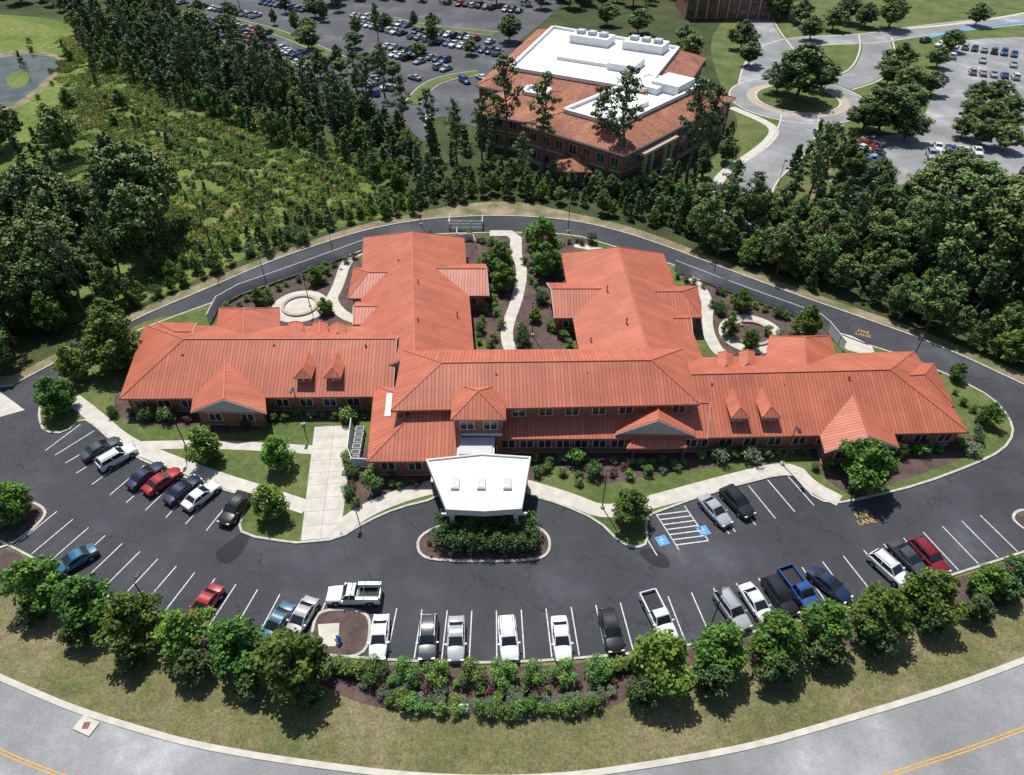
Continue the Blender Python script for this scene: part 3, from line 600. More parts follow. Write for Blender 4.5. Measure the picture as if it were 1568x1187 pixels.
# ================= vehicles =================
def loft(mb,st,mi):
    rings=[]
    for x,w_,zt,zb in st:
        half=[(0,zb),(w_*.84,zb),(w_*.98,zb+.12),(w_,(zb+zt)/2),(w_*.965,zt-.10),(w_*.86,zt-.01),(w_*.45,zt+.025),(0,zt+.035)]
        ring=[(x,y,z) for y,z in half]+[(x,-y,z) for y,z in half[-2:0:-1]]
        rings.append(ring)
    for a,c in zip(rings,rings[1:]):
        n=len(a)
        for k in range(n): mb.face([a[k],c[k],c[(k+1)%n],a[(k+1)%n]],mi)
    mb.face(rings[0],mi); mb.face(rings[-1][::-1],mi)
def car(kind):
    mb=MB()
    if kind=='sedan': L,Wd=4.75,1.84; prof=[(-1,.78,.72),(-.97,.88,.93),(-.82,.95,1.0),(-.62,1,1.02),(-.3,1,.98),(.1,1,.96),(.42,1,.95),(.7,.97,.86),(.88,.9,.76),(.97,.8,.66),(1,.7,.55)]; gh=(-.74,-.44,.08,.44,.95,1.44)
    elif kind=='suv': L,Wd=4.75,1.9; prof=[(-1,.82,.95),(-.97,.92,1.1),(-.8,.98,1.12),(-.4,1,1.1),(.1,1,1.08),(.45,1,1.06),(.72,.98,.98),(.9,.92,.88),(.97,.84,.78),(1,.74,.6)]; gh=(-.96,-.80,.14,.44,1.06,1.70)
    elif kind=='pickup': L,Wd=5.7,1.98; prof=[(-1,.94,.72),(-.98,.97,.75),(-.2,.97,.75),(-.14,1,1.12),(.1,1,1.12),(.45,1,1.12),(.7,.99,1.06),(.9,.94,1.0),(.98,.88,.88),(1,.8,.6)]; gh=(-.13,-.09,.22,.44,1.10,1.82)
    else: L,Wd=5.4,2.0; prof=[(-1,.9,1.2),(-.97,.96,1.3),(-.4,1,1.3),(.2,1,1.25),(.6,1,1.15),(.8,.97,1.0),(.95,.9,.85),(1,.8,.6)]; gh=(-.97,-.93,.45,.72,1.2,2.1)
    h=L/2; w_=Wd/2
    loft(mb,[(x*h,w_*wf,zt,.28) for x,wf,zt in prof],0)
    x0,x1,x2,x3,zb,zt=gh; x0*=h;x1*=h;x2*=h;x3*=h
    def ring(xa,xb,wa,z,r=.88):
        xm=(xa+xb)/2
        return [Vector((xa,-wa*r,z)),Vector((xm,-wa,z)),Vector((xb,-wa*r,z)),Vector((xb,wa*r,z)),Vector((xm,wa,z)),Vector((xa,wa*r,z))]
    g0=ring(x0,x3,w_*.88,zb-.02,.94); g1=ring(x1,x2,w_*.76,zt-.07,.95); g2=ring(x1+.12,x2-.12,w_*.68,zt,.93)
    for k in range(6):
        j=(k+1)%6; mb.face([g0[k],g0[j],g1[j],g1[k]],1); mb.face([g1[k],g1[j],g2[j],g2[k]],0)
    mb.face(g2,0)
    for k in range(6):
        mb.beam(g0[k],g1[k],.055,0)
    for s in (-1,1):
        mb.beam(g1[0 if s<0 else 5],g1[2 if s<0 else 3],.04,0)
    wb=.60*h if kind!='pickup' else .62*h
    rw=.34 if kind in('sedan','suv') else .4
    for x in (-wb,wb):
        for s in (-1,1):
            mb.beam((x,s*(w_-.24),rw),(x,s*(w_+.015),rw),rw,2,n=16); mb.beam((x,s*(w_),rw),(x,s*(w_+.03),rw),rw*.6,3,n=10)
            mb.beam((x,s*(w_-.1),rw+.02),(x,s*(w_+.004),rw+.02),rw+.075,6,n=16)
    zl=prof[-3][2]-.12
    for s in (-1,1):
        mb.box((h*.95,s*w_*.66,zl),(.16,.34,.15),4); mb.box((-h*.975,s*w_*.72,prof[1][2]-.18 if kind!='pickup' else .85),(.14,.26,.2),5)
        mb.box((x3-.25,s*(w_+.06),zb+.06),(.16,.2,.14),0)
    mb.box((h*.985,0,zl-.08),(.1,w_*.9,.2),6); mb.box((h*.97,0,.36),(.12,w_*1.4,.12),6); mb.box((-h*.985,0,.42),(.1,w_*1.5,.16),6)
    if kind=='pickup':
        for s in (-1,1): mb.box((-.57*h,s*w_*.9,.95),(.82*h,.14,.46),0)
        mb.box((-.975*h,0,.95),(.1,w_*1.8,.46),0); mb.box((-.57*h,0,.775),(.8*h,w_*1.66,.03),6)
    if kind in('suv',):
        for s in (-1,1): mb.beam((x1+.1,s*w_*.58,zt+.05),(x2-.2,s*w_*.58,zt+.05),.025,6)
    o=mb.build('carproto',[M_paint,M_cglass,M_tyre,M_rim,M_hl,M_tl,M_plast])
    bm=bmesh.new(); bm.from_mesh(o.data); bmesh.ops.remove_doubles(bm,verts=bm.verts,dist=.0008); bmesh.ops.recalc_face_normals(bm,faces=bm.faces); bm.to_mesh(o.data); bm.free()
    o.data.shade_smooth(); o.data.set_sharp_from_angle(angle=math.radians(35))
    me=o.data; bpy.data.objects.remove(o); return me
CARS={k:car(k) for k in ('sedan','suv','pickup','van')}
C={'w':(.72,.73,.74),'s':(.36,.37,.39),'k':(.016,.016,.018),'g':(.06,.065,.075),'n':(.014,.028,.07),'b':(.02,.08,.26),'r':(.36,.014,.016),'dr':(.20,.014,.02),'t':(.02,.12,.20)}
def putcar(u1,v1,u2,v2,kind,c,name='parked_car'):
    a=P(u1,v1,.6);b_=P(u2,v2,.6); m_=(a+b_)/2; d=a-b_
    nm={'pickup':'pickup_truck','van':'van'}.get(kind,name)
    return place(nm,CARS[kind],(m_.x,m_.y,.026),math.atan2(d.y,d.x),1,None,C[c])
for t in [(578,1003,584,950,'sedan','w'),(654,1004,657,951,'suv','g'),(698,1005,699,953,'sedan','s'),(781,1005,776,953,'suv','w'),(863,1005,856,952,'sedan','w'),(944,999,928,935,'suv','k'),(1020,968,997,922,'pickup','w'),
 (1136,956,1106,914,'suv','s'),(1172,945,1145,905,'sedan','w'),(1209,935,1180,893,'suv','k'),(1242,928,1208,882,'pickup','b'),(1290,912,1250,880,'sedan','n'),(1388,895,1337,850,'suv','w'),(1408,872,1375,840,'sedan','g'),(1440,872,1404,835,'suv','dr'),
 (300,944,326,910,'sedan','r'),(411,975,436,938,'sedan','t'),(452,962,470,932,'sedan','s'),(90,872,137,845,'sedan','t'),
 (180,674,130,700,'sedan','g'),(206,685,152,716,'suv','w'),(247,711,200,745,'sedan','n'),(271,721,226,752,'sedan','r'),(301,733,259,767,'sedan','n'),(331,741,285,777,'sedan','w'),(344,800,376,760,'suv','k'),
 (1113,802,1077,763,'sedan','s'),(1148,790,1110,750,'suv','k'),(505,912,580,912,'pickup','w'),(655,200,657,178,'van','w')]: putcar(*t)
b=MB()
for s in (-1,1): b.box((-1.6,s*.9,1.25),(2.4,.36,.5),0)
b.beam((-2.7,-.85,1.9),(.2,-.85,1.95),.03,1); b.beam((-2.7,.85,1.9),(.2,.85,1.95),.03,1)
for x in(-2.7,-1.2,.1):
    b.beam((x,-.85,1.4),(x,-.85,1.92),.03,1);b.beam((x,.85,1.4),(x,.85,1.92),.03,1);b.beam((x,-.85,1.92),(x,.85,1.92),.03,1)
o=b.build('utility_body',[M_paint,M_black]); o.color=(.72,.73,.74,1)
host=[q for q in bpy.data.objects if q.name.startswith('pickup_truck')][-1]; o.parent=host
def carrow(u1,v1,u2,v2,occ,step=2.8):
    a=P(u1,v1);b_=P(u2,v2);L=(b_-a).length;d=(b_-a)/L; k=int(L/step); ang=math.atan2(d.y,d.x)+math.pi/2
    for i in range(k):
        if R.random()<occ:
            p=a+d*(i+.5)*step; place('parked_car',CARS[R.choice(['sedan','sedan','suv','suv','pickup' if R.random()<.3 else 'sedan'])],(p.x,p.y,.025),ang+(math.pi if R.random()<.5 else 0)+R.uniform(-.03,.03),1,None,C[R.choice('wwwsskgnbr')])
for t in [(440,95,500,112,.9),(455,82,515,98,.9),(540,25,640,45,.9),(545,36,650,62,.9),(640,48,760,68,.9),(650,62,770,85,.9),(590,72,690,98,.95),(600,85,690,110,.8),(300,10,400,28,.9),(400,5,480,20,.8),(640,120,560,150,.4),(705,128,745,120,.9),(700,8,800,20,.9),(170,-8,290,8,.7),(310,30,420,55,.9),(320,42,420,66,.9),(400,70,470,90,.9),(560,120,600,140,.9),
 (1312,232,1345,215,.9),(1312,247,1347,232,.9),(1312,262,1347,248,.6),(1415,240,1510,250,.9),(1425,228,1520,238,.7),(1430,320,1480,330,.9),(1440,345,1500,350,.9),(1455,72,1568,88,.9),(1450,88,1568,104,.85),(1480,112,1568,122,.8),(1500,210,1600,225,.8),(1550,395,1550,330,.9),(1562,395,1562,330,.9),(1400,60,1470,80,.5),(1560,260,1700,300,.7)]: carrow(*t)
# ================= vegetation =================
def leaves(mb_v,mb_f,tones,c,r,n,size,rng,flat=.8,tone0=.5,up=.7):
    for _ in range(n):
        d=Vector((rng.gauss(0,1),rng.gauss(0,1),rng.gauss(0,1)))
        if d.length<1e-4: continue
        d.normalize(); rr=r*(rng.random()**.4); p=Vector(c)+Vector((d.x*rr,d.y*rr,d.z*rr*flat))
        nr=(d*.6+Vector((rng.gauss(0,.6),rng.gauss(0,.6),rng.gauss(0,.6)+up))).normalized()
        t=nr.orthogonal().normalized(); t=Matrix.Rotation(rng.uniform(0,6.28),3,nr)@t; bt=nr.cross(t)
        s=size*rng.uniform(.6,1.35); a=t*s*.5; bb=bt*s*.36; i=len(mb_v)
        mb_v.extend([tuple(p-a),tuple(p-bb+a*.1),tuple(p+a),tuple(p+bb+a*.1)]); mb_f.append((i,i+1,i+2,i+3))
        tones.append(max(0,min(1,tone0+rng.uniform(-.2,.25)+.18*d.z)))  # random tone, plus sunlit tops painted in: upper leaves of each clump lighter
def treemesh(name,leafm,clumps,trunk,size,rng,flat=.8):
    mb=MB()
    for a,c,r1,r2 in trunk: mb.beam(a,c,r1,0,r2,n=6)
    nb=len(mb.f); v=list(mb.v); f=list(mb.f); tn=[0.0]*nb
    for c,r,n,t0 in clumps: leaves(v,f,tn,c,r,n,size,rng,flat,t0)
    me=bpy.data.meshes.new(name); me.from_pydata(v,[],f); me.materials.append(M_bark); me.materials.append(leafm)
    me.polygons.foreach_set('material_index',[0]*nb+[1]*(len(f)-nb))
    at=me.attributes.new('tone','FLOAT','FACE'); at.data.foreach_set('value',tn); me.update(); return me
def limbs(rng,hh,r,targets,base=.25,z0=0):
    tr=[]; pts=[Vector((0,0,z0))]; k=5
    for i in range(1,k+1): pts.append(Vector((rng.uniform(-.03,.03)*hh,rng.uniform(-.03,.03)*hh,z0+hh*.86*i/k)))
    for i in range(k): tr.append((pts[i],pts[i+1],r*(1-.17*i),r*(1-.17*(i+1))))
    for t in targets:
        t=Vector(t); z=max(base*hh,min(.8*hh,t.z-.25*math.hypot(t.x,t.y)-.05*hh)); f=(z/(hh*.86))*k; i=min(k-1,int(f)); s=pts[i].lerp(pts[i+1],f-i)
        tr.append((s,t,r*.32,r*.08))
    return tr
def broad(name,leafm,hh,rx,nc,nl,size,seed,low=.18,trunk=.16,shape='egg',cr=.30):
    rng=random.Random(seed); cl=[]; lob=[rng.uniform(.72,1.2) for _ in range(7)]
    for i in range(nc):
        t=rng.random(); z=low*hh+t*(1-low)*hh*.93
        if shape=='egg': prof=math.sin(math.pi*min(1,(t*.86+.16)))**.75*(1 if t<.45 else 1-.35*(t-.45))
        elif shape=='round': prof=math.sqrt(max(0.02,1-(2*t-1)**2))
        elif shape=='cone': prof=(1-t)**.8*1.0+.10
        else: prof=1
        a=rng.uniform(0,6.283); lb=lob[int(a/6.2832*7)%7]; rad=rx*prof*lb*(rng.random()**.45)*.85
        r=rx*cr*rng.uniform(.6,1.2)*(.6+.4*prof)
        cl.append(((rad*math.cos(a),rad*math.sin(a),z),r,int(nl*(r/(rx*cr))**2)+6,rng.uniform(.1,.75)))
    tg=[c[0] for c in cl if rng.random()<.3]
    return treemesh(name,leafm,cl,limbs(rng,hh,trunk,tg),size,rng)
def pine(name,hh,seed,tall=False,size=.38,leafm=None):
    rng=random.Random(seed); cl=[]; low=.45 if tall else .08; n=52 if tall else 60; R0=hh*(.16 if tall else .26)
    for i in range(n):
        t=(i+rng.random())/n; z=hh*(low+(1-low)*t)
        prof=(math.sin(math.pi*(t*.8+.15))**.7 if tall else (1-t)**.75+.05); a=rng.uniform(0,6.28); rad=R0*prof*(rng.uniform(.25,1.1))
        r=(hh*.05 if tall else hh*.07)*rng.uniform(.6,1.3)
        cl.append(((rad*math.cos(a),rad*math.sin(a),z-(.05*rad)),r,36 if tall else 46,rng.uniform(.1,.75)))
    tg=[c[0] for c in cl if rng.random()<.55]
    tr=limbs(rng,hh,.02*hh if tall else .015*hh,tg,base=.3 if tall else .1)
    return treemesh(name,leafm or L_pine,cl,tr,size,rng,flat=.5)
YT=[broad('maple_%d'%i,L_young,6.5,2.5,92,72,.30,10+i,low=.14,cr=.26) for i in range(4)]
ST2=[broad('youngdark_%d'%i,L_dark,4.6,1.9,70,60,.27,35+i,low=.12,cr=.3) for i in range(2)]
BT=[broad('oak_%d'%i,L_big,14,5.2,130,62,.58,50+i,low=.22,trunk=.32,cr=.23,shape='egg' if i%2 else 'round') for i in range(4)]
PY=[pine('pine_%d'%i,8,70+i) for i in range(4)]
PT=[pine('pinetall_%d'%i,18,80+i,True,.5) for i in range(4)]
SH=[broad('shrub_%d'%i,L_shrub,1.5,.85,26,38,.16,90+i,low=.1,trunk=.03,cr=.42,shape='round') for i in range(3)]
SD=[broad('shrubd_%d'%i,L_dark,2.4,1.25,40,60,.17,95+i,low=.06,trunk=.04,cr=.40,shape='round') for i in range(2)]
SG=broad('shrubg',L_grey,1.2,.9,24,36,.14,99,low=.1,trunk=.03,cr=.42,shape='round')
SP=broad('shrubp',L_purple,1.2,.8,22,34,.16,98,low=.1,trunk=.03,cr=.42,shape='round')
RD=broad('bushround',L_shrub,2.1,1.25,44,70,.15,97,low=.12,trunk=.05,cr=.36,shape='round')
def rz(): return R.uniform(0,6.28)
def tree(me,u,v,hh,base_h,frac=.55,name='maple_tree',parent=None,wid=1.0):
    q=P(u,v,hh*frac); s=hh/base_h
    return place(name,me,(q.x,q.y,0.02),rz(),(s*wid,s*wid,s),parent)
for u,v,r in [(48,885,47),(122,912,47),(195,940,50),(275,965,47),(358,978,48),(445,1008,60),(1015,1002,53),(1110,985,49),(1197,970,46),(1272,952,47),(1355,930,48),(1432,902,46),(1520,885,30)]:
    zc=(H-3)/(S_+(v-CY)/F*C_); rad=r*zc/F; hh=rad*2.25; tree(R.choice(YT),u,v,hh,6.5,.58,wid=(rad/hh)/(2.5/6.5)*1.0)
for u,v,r in [(45,938,22),(115,968,25),(200,1000,28),(293,1015,30),(380,1045,25),(475,1057,28),(990,1058,30),(1096,1038,34),(1190,1020,32),(1265,990,33),(1347,970,32),(1425,942,30),(1500,930,25),(1543,900,25),(1565,870,25)]:
    zc=(H-2)/(S_+(v-CY)/F*C_); rad=r*zc/F; hh=rad*2.2; tree(R.choice(ST2),u,v,hh,4.6,.52,'holly_tree',wid=(rad/hh)/(1.9/4.6))
for u,v,r in [(78,600,32),(105,550,30),(165,508,44),(160,480,30),(307,675,31),(422,688,31),(408,762,32),(967,770,32),(1335,705,44),(1518,630,20),(1470,566,15),(2,765,36),(1555,525,26),(765,393,28),(830,362,34),(770,420,22),(835,392,26),(1240,487,27),(1138,455,18),(480,418,15),(395,452,15),(495,466,14),(1118,498,16),(1150,516,17),(820,480,12),(180,540,24)]:
    zc=(H-3)/(S_+(v-CY)/F*C_); rad=r*zc/F; hh=rad*2.3; tree(R.choice(YT),u,v,hh,6.5,.58,'maple_tree',wid=(rad/hh)/(2.5/6.5))
for i in range(18):
    u=684+ (i%9)*15.5+R.uniform(-4,4); v=806+(i//9)*22+R.uniform(-3,3)
    q=P(u,v,1.0); place('holly_bush',R.choice(SD),(q.x,q.y,.12),rz(),R.uniform(1.05,1.3))
for u,v in ((573,1026),(620,1029),(668,1030),(722,1030),(770,1029),(817,1031),(863,1029),(915,1024)):
    q=P(u,v,1.1); place('round_bush',RD,(q.x,q.y,.02),rz(),R.uniform(1.05,1.15))
def shrubline(pts,sp,size,meshes,name,jit=.25,par_=None):
    w_=[P(*q,.4) for q in pts]; acc=0
    for a,c in zip(w_,w_[1:]):
        L=(c-a).length
        while acc<L:
            p=a.lerp(c,acc/L); place(name,R.choice(meshes),(p.x+R.uniform(-jit,jit),p.y+R.uniform(-jit,jit),.1),rz(),size*R.uniform(.75,1.25),par_); acc+=sp*R.uniform(.8,1.2)
        acc-=L
HG=empty('hedge_planting')
shrubline([(598,1078),(650,1086),(760,1090),(870,1086),(925,1078)],1.0,.85,SH,'hedge',.1,HG)
shrubline([(585,1064),(650,1071),(760,1075),(870,1071),(940,1061)],1.0,.7,[SG,SH[0]],'hedge',.2,HG)
shrubline([(560,1050),(650,1054),(760,1057),(870,1054),(950,1045)],1.2,.7,[SG,SP,SH[1]],'hedge',.4,HG)
shrubline([(505,1018),(550,1028)],.55,.95,SH,'hedge',.1,HG); shrubline([(925,1026),(985,1014)],.55,.95,SH,'hedge',.1,HG)
FP=empty('foundation_planting')
mix=SH+SH+[SG,SP,SD[0]]
for pts,sp,sz in [([(175,632),(290,642)],1.7,.8),([(420,640),(560,640)],1.6,.75),([(300,660),(405,652)],2.2,.6),([(545,730),(600,745),(650,742)],1.5,.8),([(570,722),(690,722)],1.5,.7),([(535,700),(535,760),(560,775)],1.6,.9),([(820,705),(940,703)],1.6,.8),([(820,722),(950,728),(1060,716)],2.0,.8),([(1070,698),(1235,695)],1.6,.8),([(950,712),(1060,706)],1.5,.7),([(1250,715),(1300,712)],1.5,.8),([(1380,695),(1490,680)],1.5,.9),([(840,715),(900,745)],2.2,.7),
  ([(740,470),(730,530)],1.5,.8),([(735,400),(770,500)],1.6,.9),([(760,520),(745,535)],1.4,.9),([(805,400),(830,470)],1.7,.8),([(840,500),(880,530)],1.4,1.0),([(800,500),(800,535)],1.5,.9),([(720,365),(780,380)],1.7,.9),([(870,370),(910,372)],1.4,.8),
  ([(350,472),(470,425),(550,392)],1.8,.8),([(380,478),(430,455)],2,.7),([(500,410),(490,440)],1.6,.9),([(1040,425),(1130,460),(1240,498)],1.8,.8),([(1090,470),(1130,490)],1.8,.8),([(1180,510),(1220,520)],1.8,.9),([(1200,530),(1260,530)],1.8,.8),
  ([(1490,905),(1568,880)],1.6,.9),([(330,700),(470,705)],6,.7),([(0,810),(50,790)],1.8,.8),([(1460,600),(1500,640),(1490,680)],2.2,.7),([(700,845),(780,848)],1.2,.35),([(655,835),(660,850)],1.2,.3),([(820,835),(825,845)],1.2,.3)]:
    shrubline(pts,sp,sz,mix,'shrub',.4,FP)
for u,v,s in ((255,640,1.5),(532,640,1.5),(1103,700,1.6),(1150,700,1.6),(880,705,1.5),(1490,690,1.3),(572,748,1.5)):
    q=P(u,v,.6); place('round_bush',SG if v<720 and u>1000 else SH[0],(q.x,q.y,.12),rz(),s)
def inpoly(p,poly):
    c=False; n=len(poly)
    for i in range(n):
        a,b_=poly[i],poly[i-1]
        if (a.y>p[1])!=(b_.y>p[1]) and p[0]<(b_.x-a.x)*(p[1]-a.y)/(b_.y-a.y)+a.x: c=not c
    return c
def fill(px,sp,chooser,maxn=900):
    poly=[P(*q) for q in px]; xs=[p.x for p in poly]; ys=[p.y for p in poly]; n=0
    A=(max(xs)-min(xs))*(max(ys)-min(ys)); grid={}
    for _ in range(int(A/(sp*sp)*6)):
        p=(R.uniform(min(xs),max(xs)),R.uniform(min(ys),max(ys)))
        if not inpoly(p,poly): continue
        k=(int(p[0]//sp),int(p[1]//sp)); ok=True
        for i in (-1,0,1):
            for j in (-1,0,1):
                for q in grid.get((k[0]+i,k[1]+j),()):
                    if (q[0]-p[0])**2+(q[1]-p[1])**2<sp*sp: ok=False
        if ok: grid.setdefault(k,[]).append(p); n+=1; chooser(p)
        if n>maxn: break
    return n
WL=empty('woodland')
def ch(meshes,bh,h0,h1,nm,wid=(.9,1.15)):
    def f(p):
        s=R.uniform(h0,h1)/bh; w_=s*R.uniform(*wid); place(nm,R.choice(meshes),(p[0],p[1],0),rz(),(w_,w_,s),WL)
    return f
def mixch(lst):
    def f(p):
        r=R.random(); acc=0
        for pr,g_ in lst:
            acc+=pr
            if r<=acc: g_(p); return
    return f
oak=lambda a,c:ch(BT,14,a,c,'woodland_oak',(.8,1.1)); py=lambda a,c:ch(PY,8,a,c,'woodland_pine'); pt=lambda a,c:ch(PT,18,a,c,'woodland_tall_pine',(.75,.95)); un=lambda a,c:ch(SH+SD,1.5,a,c,'undergrowth')
unl=lambda a,c:ch(SH,1.5,a,c,'undergrowth')
sap=lambda a,c:ch(YT,6.5,a,c,'woodland_sapling')
cnt=0
cnt+=fill([(-300,600),(-20,580),(120,500),(215,455),(262,410),(235,350),(150,335),(60,340),(-300,360)],4.1,mixch([(.55,oak(8,15)),(.22,py(5,9)),(.1,pt(13,17)),(.13,sap(5,8))]))
cnt+=fill([(-250,350),(60,335),(110,240),(60,215),(-250,260)],6,mixch([(.6,oak(7,12)),(.4,py(4,7))]))
cnt+=fill([(110,30),(230,70),(330,115),(450,160),(570,200),(670,280),(640,305),(540,258),(400,212),(250,150),(140,100)],3.7,mixch([(.62,py(5,8)),(.18,oak(6,8)),(.12,sap(4,6)),(.08,pt(10,14))]))
cnt+=fill([(200,470),(330,421),(480,364),(560,342),(640,326),(632,312),(560,322),(470,340),(320,395),(240,420)],2.3,mixch([(.4,py(3,5)),(.4,sap(2.5,4.5)),(.2,un(1.2,2.4))]))
cnt+=fill([(640,318),(760,300),(880,318),(1050,362),(1085,340),(1040,298),(900,284),(780,272),(650,285)],2.2,mixch([(.5,py(3,5.8)),(.35,oak(3.5,5.5)),(.15,sap(3,4.5))]))
cnt+=fill([(1030,350),(1100,392),(1200,430),(1300,464),(1400,498),(1480,528),(1568,568),(1760,640),(1760,500),(1570,455),(1480,432),(1385,345),(1270,345),(1190,335),(1080,325)],3.0,mixch([(.5,py(4,8)),(.33,oak(6,10)),(.12,sap(4,6.5)),(.05,pt(11,14))]),1100)
cnt+=fill([(1185,340),(1250,345),(1262,250),(1245,220),(1215,260)],3.6,mixch([(1,py(4,7))]))
cnt+=fill([(1270,340),(1400,340),(1330,290),(1290,230),(1275,260)],3.8,mixch([(.6,py(5,8)),(.4,oak(6,9))]))
cnt+=fill([(90,10),(250,20),(320,60),(430,130),(560,180),(640,230),(560,225),(430,190),(300,130),(150,70)],4.5,mixch([(.65,py(6,10)),(.25,oak(7,10)),(.1,pt(12,16))]))
cnt+=fill([(280,0),(560,20),(700,60),(620,110),(540,150),(400,100),(300,50)],14,mixch([(.8,oak(5,8)),(.2,pt(11,14))]))
cnt+=fill([(470,8),(700,4),(860,16),(1060,6),(1060,-50),(450,-50)],7,mixch([(.6,oak(9,14)),(.4,py(8,12))]))
cnt+=fill([(-300,10),(100,8),(260,-5),(260,-60),(-300,-60)],7,mixch([(.6,oak(9,14)),(.4,py(8,12))]))
cnt+=fill([(650,255),(740,255),(785,262),(750,215),(665,220)],4.2,mixch([(.75,py(5,8)),(.25,pt(11,15))]))
cnt+=fill([(1010,290),(1080,300),(1130,220),(1120,210),(1060,255)],5,mixch([(.5,oak(4,6.5)),(.5,py(4,7))]))
cnt+=fill([(-1200,-80),(2600,-80),(3600,-170),(-2200,-170)],13,mixch([(1,oak(11,16))]),700)
a=P(270,150);b_=P(600,300);dr=(b_-a).normalized();nr=Vector((dr.y,-dr.x,0))
mpoly=[P(*q) for q in [(235,405),(350,385),(460,345),(600,315),(615,300),(560,252),(420,205),(280,140),(210,110),(190,200),(225,330)]]
for i in range(-2,24):
    for j in range(-12,60):
        p=a+nr*(i*4.2+R.uniform(-.3,.3))+dr*(j*2.2+R.uniform(-.5,.5))
        if R.random()<.78 and inpoly((p.x,p.y),mpoly): (unl(.8,1.6) if R.random()<.85 else py(1.6,2.8))((p.x,p.y))
cnt+=fill([(20,60),(200,80),(290,160),(220,330),(60,330),(60,200)],9,mixch([(.5,unl(1,2)),(.3,sap(3,6)),(.2,py(3,5))]))
for u,v,r in [(1380,88,28),(1365,108,22),(1395,122,26),(1430,125,20),(1395,150,26),(1360,165,40),(1330,170,30),(1395,185,30),(1500,140,22),(1530,140,22),(1550,160,22),(1490,165,22),(1520,170,24),(1550,185,22),(1480,190,22),(1510,200,24),(1545,210,22),(1230,105,46),(1195,118,24),(1262,112,26),(1140,50,24),(1150,80,20),(1060,70,22),(1050,50,16),(1245,40,20),(1280,25,20),(1330,20,20),(1370,15,26),(1440,85,18),(1460,60,18),(1300,10,22),(1500,20,18),(1230,15,20),(1190,10,18),(980,30,20),(930,20,18),(780,40,22),(300,30,20),(470,55,20),(470,40,16),(440,105,18),(350,35,18),(600,105,16),(560,90,14),(640,75,14),(520,100,14),(540,60,14),(480,10,16),(720,70,14),(590,30,14),(660,30,14),(1460,260,40),(1420,280,34),(1500,280,44),(1540,300,40),(1440,330,34),(1480,360,40),(1390,300,30),(1350,260,26),(1420,370,34),(1530,370,36)]:
    zc=(H-4)/(S_+(v-CY)/F*C_); rad=r*zc/F*1.02; hh=rad*1.75; q=P(u,v,hh*.55); w_=rad/5.2; place('shade_tree',R.choice(BT),(q.x,q.y,0),rz(),(w_,w_,hh/14))
for u,v,hh in [(945,285,24),(832,265,21),(775,240,22),(740,262,16),(700,250,14),(1050,285,22),(1075,270,19),(915,268,19),(1230,330,18),(1250,300,15),(570,200,16),(620,215,15),(515,190,16),(440,165,16),(385,150,15),(330,120,16),(265,100,15),(590,150,14),(1440,430,18),(1475,445,17),(1515,450,19),(1390,420,15),(800,290,12),(540,215,14),(480,180,15),(1290,400,13),(230,360,18),(205,330,17),(250,345,16),(300,140,15),(550,165,16),(660,240,15)]:
    q=P(u,v); s=hh/18; oakish=u in(230,205,250,1440,1475,1515); place('oak_tree' if oakish else 'tall_pine_tree',R.choice(BT if oakish else PT),(q.x,q.y,0),rz(),(hh/14,)*3 if oakish else (s*.9,s*.9,s))
mb=MB(); rng=random.Random(5); pts=[Vector((0,0,0))]
for i in range(1,9): pts.append(Vector((rng.uniform(-.2,.2),rng.uniform(-.2,.2),i*2.0)))
for i in range(8): mb.beam(pts[i],pts[i+1],.2*(1-i*.11),0,.2*(1-(i+1)*.11),n=6)
for i in range(30):
    z=rng.uniform(4,16); a=rng.uniform(0,6.28); l=rng.uniform(.5,1.8); mb.beam((0,0,z),(l*math.cos(a),l*math.sin(a),z+l*.5),.04,0,.01,n=4)
o=mb.build('dead_tree',[M_bark]); q=P(330,402); o.location=(q.x,q.y,0)
rng=random.Random(3); v=[];f=[];tn=[]
for _ in range(1100):
    x,y=rng.uniform(-3.5,3.5),rng.uniform(-3.5,3.5); h_=rng.uniform(.2,.6)*(.6+.6*abs(math.sin(x*1.3+y))); a=rng.uniform(0,6.28); w_=rng.uniform(.1,.25); lx,ly=rng.uniform(-.5,.5),rng.uniform(-.7,.7); i=len(v)
    v+=[(x-w_*math.cos(a),y-w_*math.sin(a),0),(x+w_*math.cos(a),y+w_*math.sin(a),0),(x+lx+w_*.4,y+ly,h_),(x+lx-w_*.4,y+ly,h_)]; f.append((i,i+1,i+2,i+3)); tn.append(max(0,min(1,.5+.3*math.sin(x*.9)*math.cos(y*1.1)+rng.uniform(-.25,.4))))
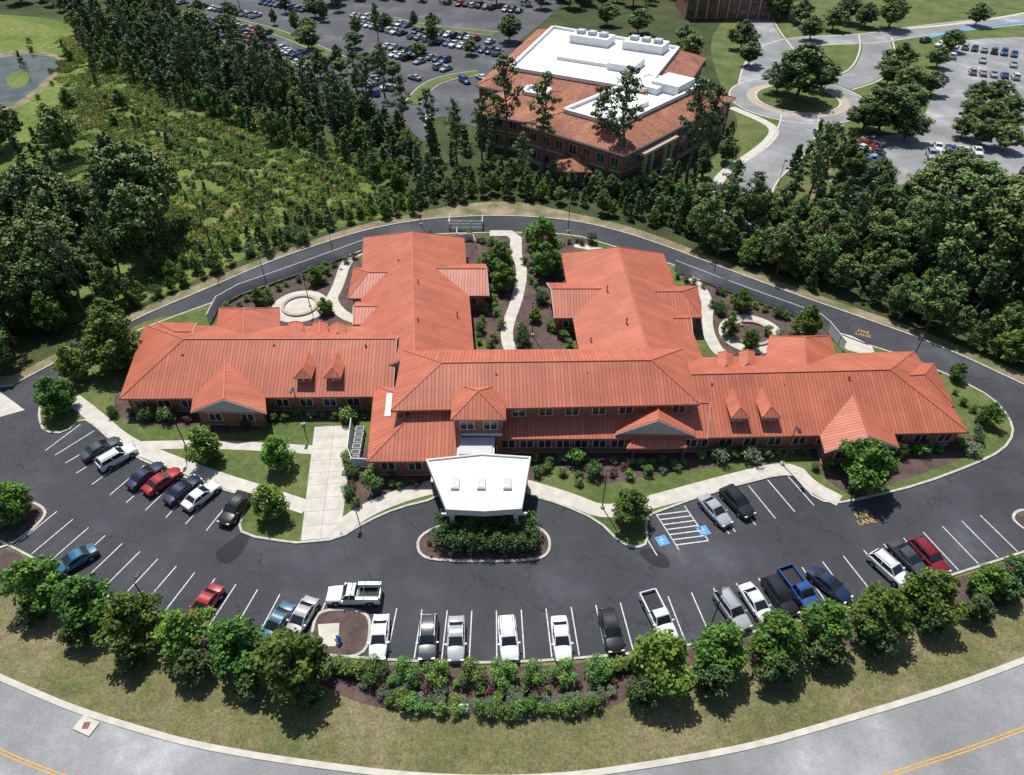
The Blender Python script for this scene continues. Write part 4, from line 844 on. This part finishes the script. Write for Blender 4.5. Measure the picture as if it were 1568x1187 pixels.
gm=bpy.data.meshes.new('meadow_grass_patch'); gm.from_pydata(v,[],f); gm.materials.append(L_grass); at=gm.attributes.new('tone','FLOAT','FACE'); at.data.foreach_set('value',tn)
MG=empty('meadow_grass')
def gp(p): place('grass_patch',gm,(p[0],p[1],0),rz(),R.uniform(.8,1.1),MG)
cnt+=fill([(230,415),(350,392),(460,352),(600,322),(630,310),(560,245),(420,195),(270,120),(200,80),(100,60),(100,330),(200,345)],5.0,gp)
sk_=[(0,0,.35),(0,.05,.62),(0,.16,.86),(0,.22,.98),(0,.27,1.12),(.16,.14,.82),(.2,.34,.62),(.12,.5,.42),(-.16,.14,.82),(-.2,.34,.62),(-.12,.5,.42),(.12,.02,.33),(.16,.38,.42),(.15,.22,.08),(.15,.36,.04),(-.12,.02,.33),(-.16,.38,.42),(-.15,.22,.08),(-.15,.36,.04)]
ed=[(0,1),(1,2),(2,3),(3,4),(2,5),(5,6),(6,7),(2,8),(8,9),(9,10),(0,11),(11,12),(12,13),(13,14),(0,15),(15,16),(16,17),(17,18)]
rd_=[.15,.14,.16,.06,.11,.07,.05,.035,.07,.05,.035,.1,.075,.05,.045,.1,.075,.05,.045]
me=bpy.data.meshes.new('person'); me.from_pydata(sk_,ed,[]); me.materials.append(simple('blue_clothes',(.05,.17,.5),rough=.9))
o=bpy.data.objects.new('gardener_person',me); COL.objects.link(o); md=o.modifiers.new('s','SKIN')
for i,r_ in enumerate(rd_): me.skin_vertices[0].data[i].radius=(r_,r_)
me.skin_vertices[0].data[0].use_root=True; o.modifiers.new('u','SUBSURF').levels=1
q=P(522,985); o.location=(q.x,q.y,.13); o.rotation_euler=(0,0,1.2); o.scale=(1.1,)*3
b=MB(); p=P(133,1112); b.box((p.x,p.y,.08),(1.9,1.3,.16),0,Matrix.Rotation(-.35,3,'Z')); b.box((p.x,p.y,.17),(.6,.6,.02),1); b.build('storm_drain',[M_conc,M_brick])
b=MB(); p=P(710,1088); b.box((p.x,p.y,.3),(.8,.6,.55),0); b.box((p.x,p.y,.6),(.9,.7,.06),0); b.build('utility_box',[M_hvac])
print('TREES',cnt)
